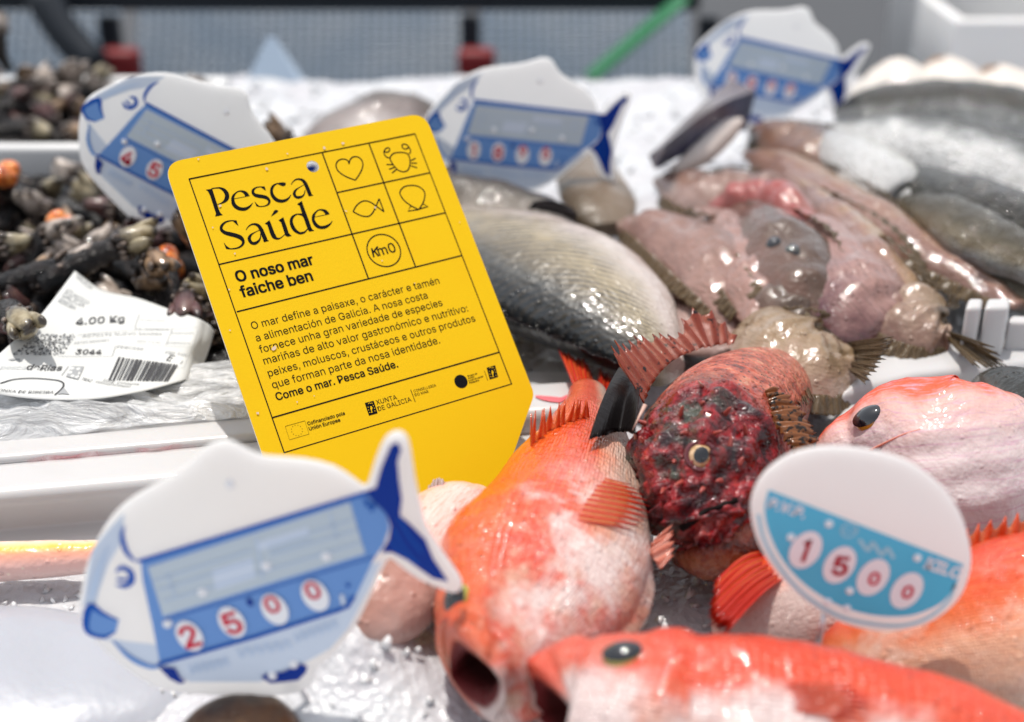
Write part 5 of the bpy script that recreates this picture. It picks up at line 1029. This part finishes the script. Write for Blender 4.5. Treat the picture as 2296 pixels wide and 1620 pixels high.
# slanting dark tail piece under the distant tag
t = fish('fish_tail', 'dark navy fish tail slanting up in front of the distant fish tag', 'fish piece', *CB(700, 700))
d0, d1 = .90, .99
a0, a1, r0, r1, l0, l1 = [P(*CB(*q), d) for q, d in [((438, 770), .92), ((845, 390), 1.0), ((520, 715), .885), ((970, 450), .965), ((470, 840), .905), ((925, 640), .96)]]
k0, k1 = P(*CB(470, 800), .96), P(*CB(900, 520), 1.04)
V = []; nn_ = 14
for i in range(nn_):
    f_ = i/(nn_-1); bul = .006*sin(pi*f_)
    for a, b, dz in ((a0, a1, .2), (r0, r1, 1), (l0, l1, .3), (k0, k1, 0)): V.append(a+(b-a)*f_+Vector((0, -bul*.4*dz, bul*dz)))
F = [(i*4+q, i*4+(q+1) % 4, (i+1)*4+(q+1) % 4, (i+1)*4+q) for i in range(nn_-1) for q in range(4)]+[(0, 1, 2, 3), ((nn_-1)*4+3, (nn_-1)*4+2, (nn_-1)*4+1, (nn_-1)*4)]
m = Mat('navy_skin', (.03, .03, .07), .3, coat=.5); m.set('Base Color', m.ramp(m.noise(120, 4), [(.35, (.012, .014, .045)), (.6, (.045, .045, .10)), (.75, (.14, .11, .12))])); NAVY = m.m
m = Mat('navy_grey_skin', (.2, .16, .17), .35, coat=.4); m.set('Base Color', m.ramp(m.noise(120, 4), [(.3, (.07, .055, .07)), (.7, (.15, .115, .12))])); NAVG = m.m
obj('body', V, F, [NAVG, NAVY], t, midx=[0 if q == 0 else 1 for i in range(nn_-1) for q in range(4)]+[1, 1], smooth=False, sub=0)
loft('flesh_edge', [(*CB(560, 850), .045, .003, .003), (*CB(700, 760), .052, .008, .006), (*CB(820, 650), .060, .008, .006), (*CB(890, 600), .064, .003, .003)], (0, .5, .8), skin('flesh_white', [(0, (.66, .6, .56)), (1, (.5, .38, .33))]).m, t, ns=30, nt=20)

# ------------------------------------------------------------------ dark backed long fish at the far right
def long_fish(label, st_, D, stops, K=CB, seed=0):
    t = fish('long_fish', label, 'fish', *K(st_[2][0], st_[2][1]), 0, 'dark backed long fish'); sk = skin('dark_back_skin', stops, ns=60, wob=.4, scale=60, rough=.4, coat=.9, bumpd=.002, streak=((.10, .085, .055), .6))
    loft('body', [(*K(s[0], s[1]), s[2], s[3], s[4]) for s in st_], D, sk.m, t, rough=.0014, seed=seed, ns=70, nt=40); return t
DK, DK2, SV, WV = (.005, .006, .006), (.022, .022, .018), (.28, .29, .29), (.6, .6, .6)
long_fish('dark backed fish lying farthest back, beside the distant fish tag', [(1380, 560, .040, .006, .006), (1480, 560, .044, .016, .014), (1700, 560, .046, .024, .02), (2000, 575, .046, .027, .022), (2300, 610, .044, .024, .02), (2600, 660, .042, .016, .014)], (.05, .75, .65), [(0, DK), (.5, DK2), (.75, SV), (1, WV)], seed=71)
long_fish('long silver bellied fish with dark back running out under the farthest dark fish', [(1280, 690, .040, .006, .006), (1420, 700, .046, .018, .015), (1700, 770, .048, .029, .022), (2000, 850, .048, .031, .024), (2300, 940, .046, .028, .022), (2600, 1040, .044, .02, .016)], (.1, .8, .55), [(0, DK), (.16, DK2), (.28, SV), (.4, WV), (1, WV)], seed=72)
long_fish('wet black backed fish with blue glints below the silver bellied one', [(1560, 960, .036, .006, .006), (1680, 960, .042, .018, .014), (1900, 1030, .045, .024, .02), (2150, 1130, .044, .026, .021), (2400, 1230, .042, .022, .018), (2650, 1330, .04, .014, .012)], (.2, .8, .55), [(0, DK), (.62, DK2), (.8, (.2, .17, .12)), (1, SV)], seed=73)
long_fish('black wet fish next to the tan flatfish tail, lowest of the dark backed ones', [(1600, 1010, .032, .005, .005), (1740, 1090, .036, .016, .013), (1950, 1210, .038, .021, .017), (2150, 1320, .037, .021, .017), (2400, 1450, .034, .017, .014), (2600, 1550, .032, .01, .01)], (.3, .8, .5), [(0, DK), (.6, DK2), (.8, (.22, .19, .14)), (1, SV)], seed=74)
long_fish('small silver fish with cut end lying between flatfish and dark backed fish', [(1290, 700, .048, .006, .006), (1360, 740, .052, .015, .012), (1500, 830, .054, .020, .014), (1640, 920, .052, .019, .013), (1710, 965, .050, .014, .010), (1714, 967, .050, .003, .003)], (.5, .8, .3), [(0, (.40, .40, .36)), (.3, WV), (1, WV)], seed=75)
t = fish('long_fish', 'black fish end beside the throat of the pale red fish', 'fish', 2270, 900, 0, 'dark backed long fish')
loft('body', [(2190, 865, .030, .004, .004), (2240, 875, .034, .012, .011), (2300, 920, .034, .019, .016), (2370, 1000, .032, .02, .016), (2450, 1100, .030, .014, .012)], (.8, .3, .5), skin('black_skin', [(0, DK), (.6, DK2), (1, (.14, .13, .12))]).m, t, seed=76, rough=.001)
long_fish('slim dark fish squeezed between the silver bellied one and the farthest dark fish', [(1500, 640, .046, .005, .005), (1640, 660, .054, .013, .011), (1900, 710, .057, .018, .014), (2200, 780, .056, .017, .014), (2500, 850, .05, .012, .01)], (.1, .8, .55), [(0, DK), (.5, DK2), (.8, (.14, .12, .09)), (1, SV)], seed=77)
long_fish('slim brown backed fish lying on the wet black ones', [(1700, 1000, .046, .005, .005), (1850, 1060, .053, .012, .010), (2050, 1160, .055, .016, .012), (2300, 1290, .052, .013, .011), (2500, 1390, .046, .008, .008)], (.25, .8, .5), [(0, (.02, .016, .010)), (.5, (.07, .055, .03)), (.8, (.2, .16, .10)), (1, SV)], seed=78)
# pale heaps far right
for i, (u, v, r_, lab) in enumerate([(2000, 215, .035, 'pale blurred fish piece beside the distant fish tag'), (2120, 225, .045, 'cream coloured fish heap before the white foam box'), (2240, 245, .045, 'cream coloured fish heap at the far corner of the stall')]):
    t = fish('pale_fish', lab, 'fish', u, v); loft('body', [(u-85, v+20, .02, .006, .006), (u-45, v+5, .035, r_*.7, .02), (u+10, v, .04, r_, .026), (u+60, v+5, .034, r_*.7, .02), (u+100, v+22, .02, .006, .006)], (.1, .9, .3), skin('cream_skin', [(0, (.6, .5, .42)), (.4, (.66, .6, .54)), (1, (.68, .64, .6))], ns=40).m, t, rough=.004, rscale=60, seed=80+i)

# ------------------------------------------------------------------ white trays among the fish, squid, bag
TRW = TRAY
def slab(name, pts, z0, z1, mat, parent, bev=.003, label=None, cat=None):
    import bmesh
    bm = bmesh.new(); lo = [bm.verts.new((p.x, p.y, z0)) for p in pts]; hi = [bm.verts.new((p.x, p.y, z1)) for p in pts]; k_ = len(pts)
    bm.faces.new(lo[::-1]); bm.faces.new(hi)
    for i in range(k_): bm.faces.new((lo[i], lo[(i+1) % k_], hi[(i+1) % k_], hi[i]))
    bmesh.ops.recalc_face_normals(bm, faces=bm.faces[:]); bmesh.ops.bevel(bm, geom=bm.edges[:], offset=bev, segments=3, affect='EDGES', profile=.5); bm.verts.index_update()
    V = [v.co.copy() for v in bm.verts]; F = [tuple(v.index for v in f.verts) for f in bm.faces]; bm.free(); return obj(name, V, F, mat, parent)
t = fish('fish_tray', 'white plastic tray with upright ribs under the pale throated red fish', 'tray', 2150, 850)
slab('floor', [G(u, v, .008) for u, v in [(1820, 985), (2010, 800), (2420, 770), (2520, 1300), (1950, 1300)]], .004, .010, TRW, t)
slab('rim', [G(u, v, .030) for u, v in [(1880, 880), (1985, 775), (2420, 742), (2420, 800), (2060, 838)]], .002, .030, TRW, t, .004)
slab('step', [G(u, v, .022) for u, v in [(1850, 960), (1900, 895), (2120, 835), (2420, 815), (2420, 850), (2100, 870), (1960, 930)]], .002, .022, TRW, t, .004)
for u0, u1 in [(2165, 2200), (2208, 2262)]: slab('rib', [G(u, v, .056) for u, v in [(u0, 690), (u0+6, 668), (u1+6, 668), (u1, 690)]], .004, .056, TRW, t, .002)
slab('side', [G(u, v, .05) for u, v in [(2262, 700), (2270, 685), (2460, 690), (2460, 705)]], .004, .045, TRW, t, .002)
slab('corner', [G(u, v, .016) for u, v in [(2195, 1215), (2225, 1130), (2420, 1150), (2420, 1260)]], .002, .018, TRW, t, .003)
t = fish('fish_tray', 'white plastic tray with red streak between yellow card and orange tail', 'tray', 1220, 930)
slab('floor', [G(u, v, .010) for u, v in [(1040, 1120), (1060, 830), (1330, 830), (1400, 1000), (1330, 1150)]], .004, .010, TRW, t)
slab('rim', [G(u, v, .024) for u, v in [(1120, 850), (1340, 838), (1360, 900), (1260, 908), (1130, 918)]], .002, .022, TRW, t, .005)
STR = Mat('red_streak', (.66, .12, .14), .3, coat=.4).m
q = catmull([tuple(P(*C6(*a), d)) for a, d in [((215, 850), .655), ((300, 868), .653), ((400, 880), .650), ((460, 878), .65), ((560, 820), .66)]], 24)
z_ = .0226; V = []
for i, a in enumerate(q):
    u, v = project(a); w2 = 1.5+4.5*sin(pi*i/23)**.7; V += [G(u, v-w2, z_), G(u, v+w2, z_)]
obj('streak', V, [(2*i, 2*i+2, 2*i+3, 2*i+1) for i in range(23)], STR, t)
m = Mat('bag_white', (.36, .37, .41), .38, coat=.2, sss=.1); m.bump(m.noise(45, 4), .35, .004)
t = fish('plastic_bag', 'smooth white plastic bag under the big fish tag', 'bag', 200, 1480)
loft('body', [(-420, 1600, -.010, .05, .016), (-200, 1570, -.008, .05, .018), (60, 1555, -.008, .046, .018), (260, 1565, -.010, .036, .016), (400, 1600, -.012, .022, .011), (470, 1625, -.014, .006, .005)], (.05, 1, .05), m.m, t, seed=93, rough=.004, rscale=45, ns=60)
t = fish('brown_fish', 'dark brown fish with orange patch under the big fish tag', 'fish', 540, 1600)
loft('body', [(410, 1690, .004, .006, .005), (460, 1670, .006, .012, .008), (540, 1655, .007, .014, .009), (620, 1645, .006, .012, .008), (670, 1640, .004, .004, .003)], (0, .7, .6), skin('brown_orange', [(0, (.05, .03, .02)), (.4, (.14, .06, .02)), (.7, (.45, .20, .03)), (1, (.1, .06, .04))], ns=120, wob=.8).m, t, seed=95, rough=.001)
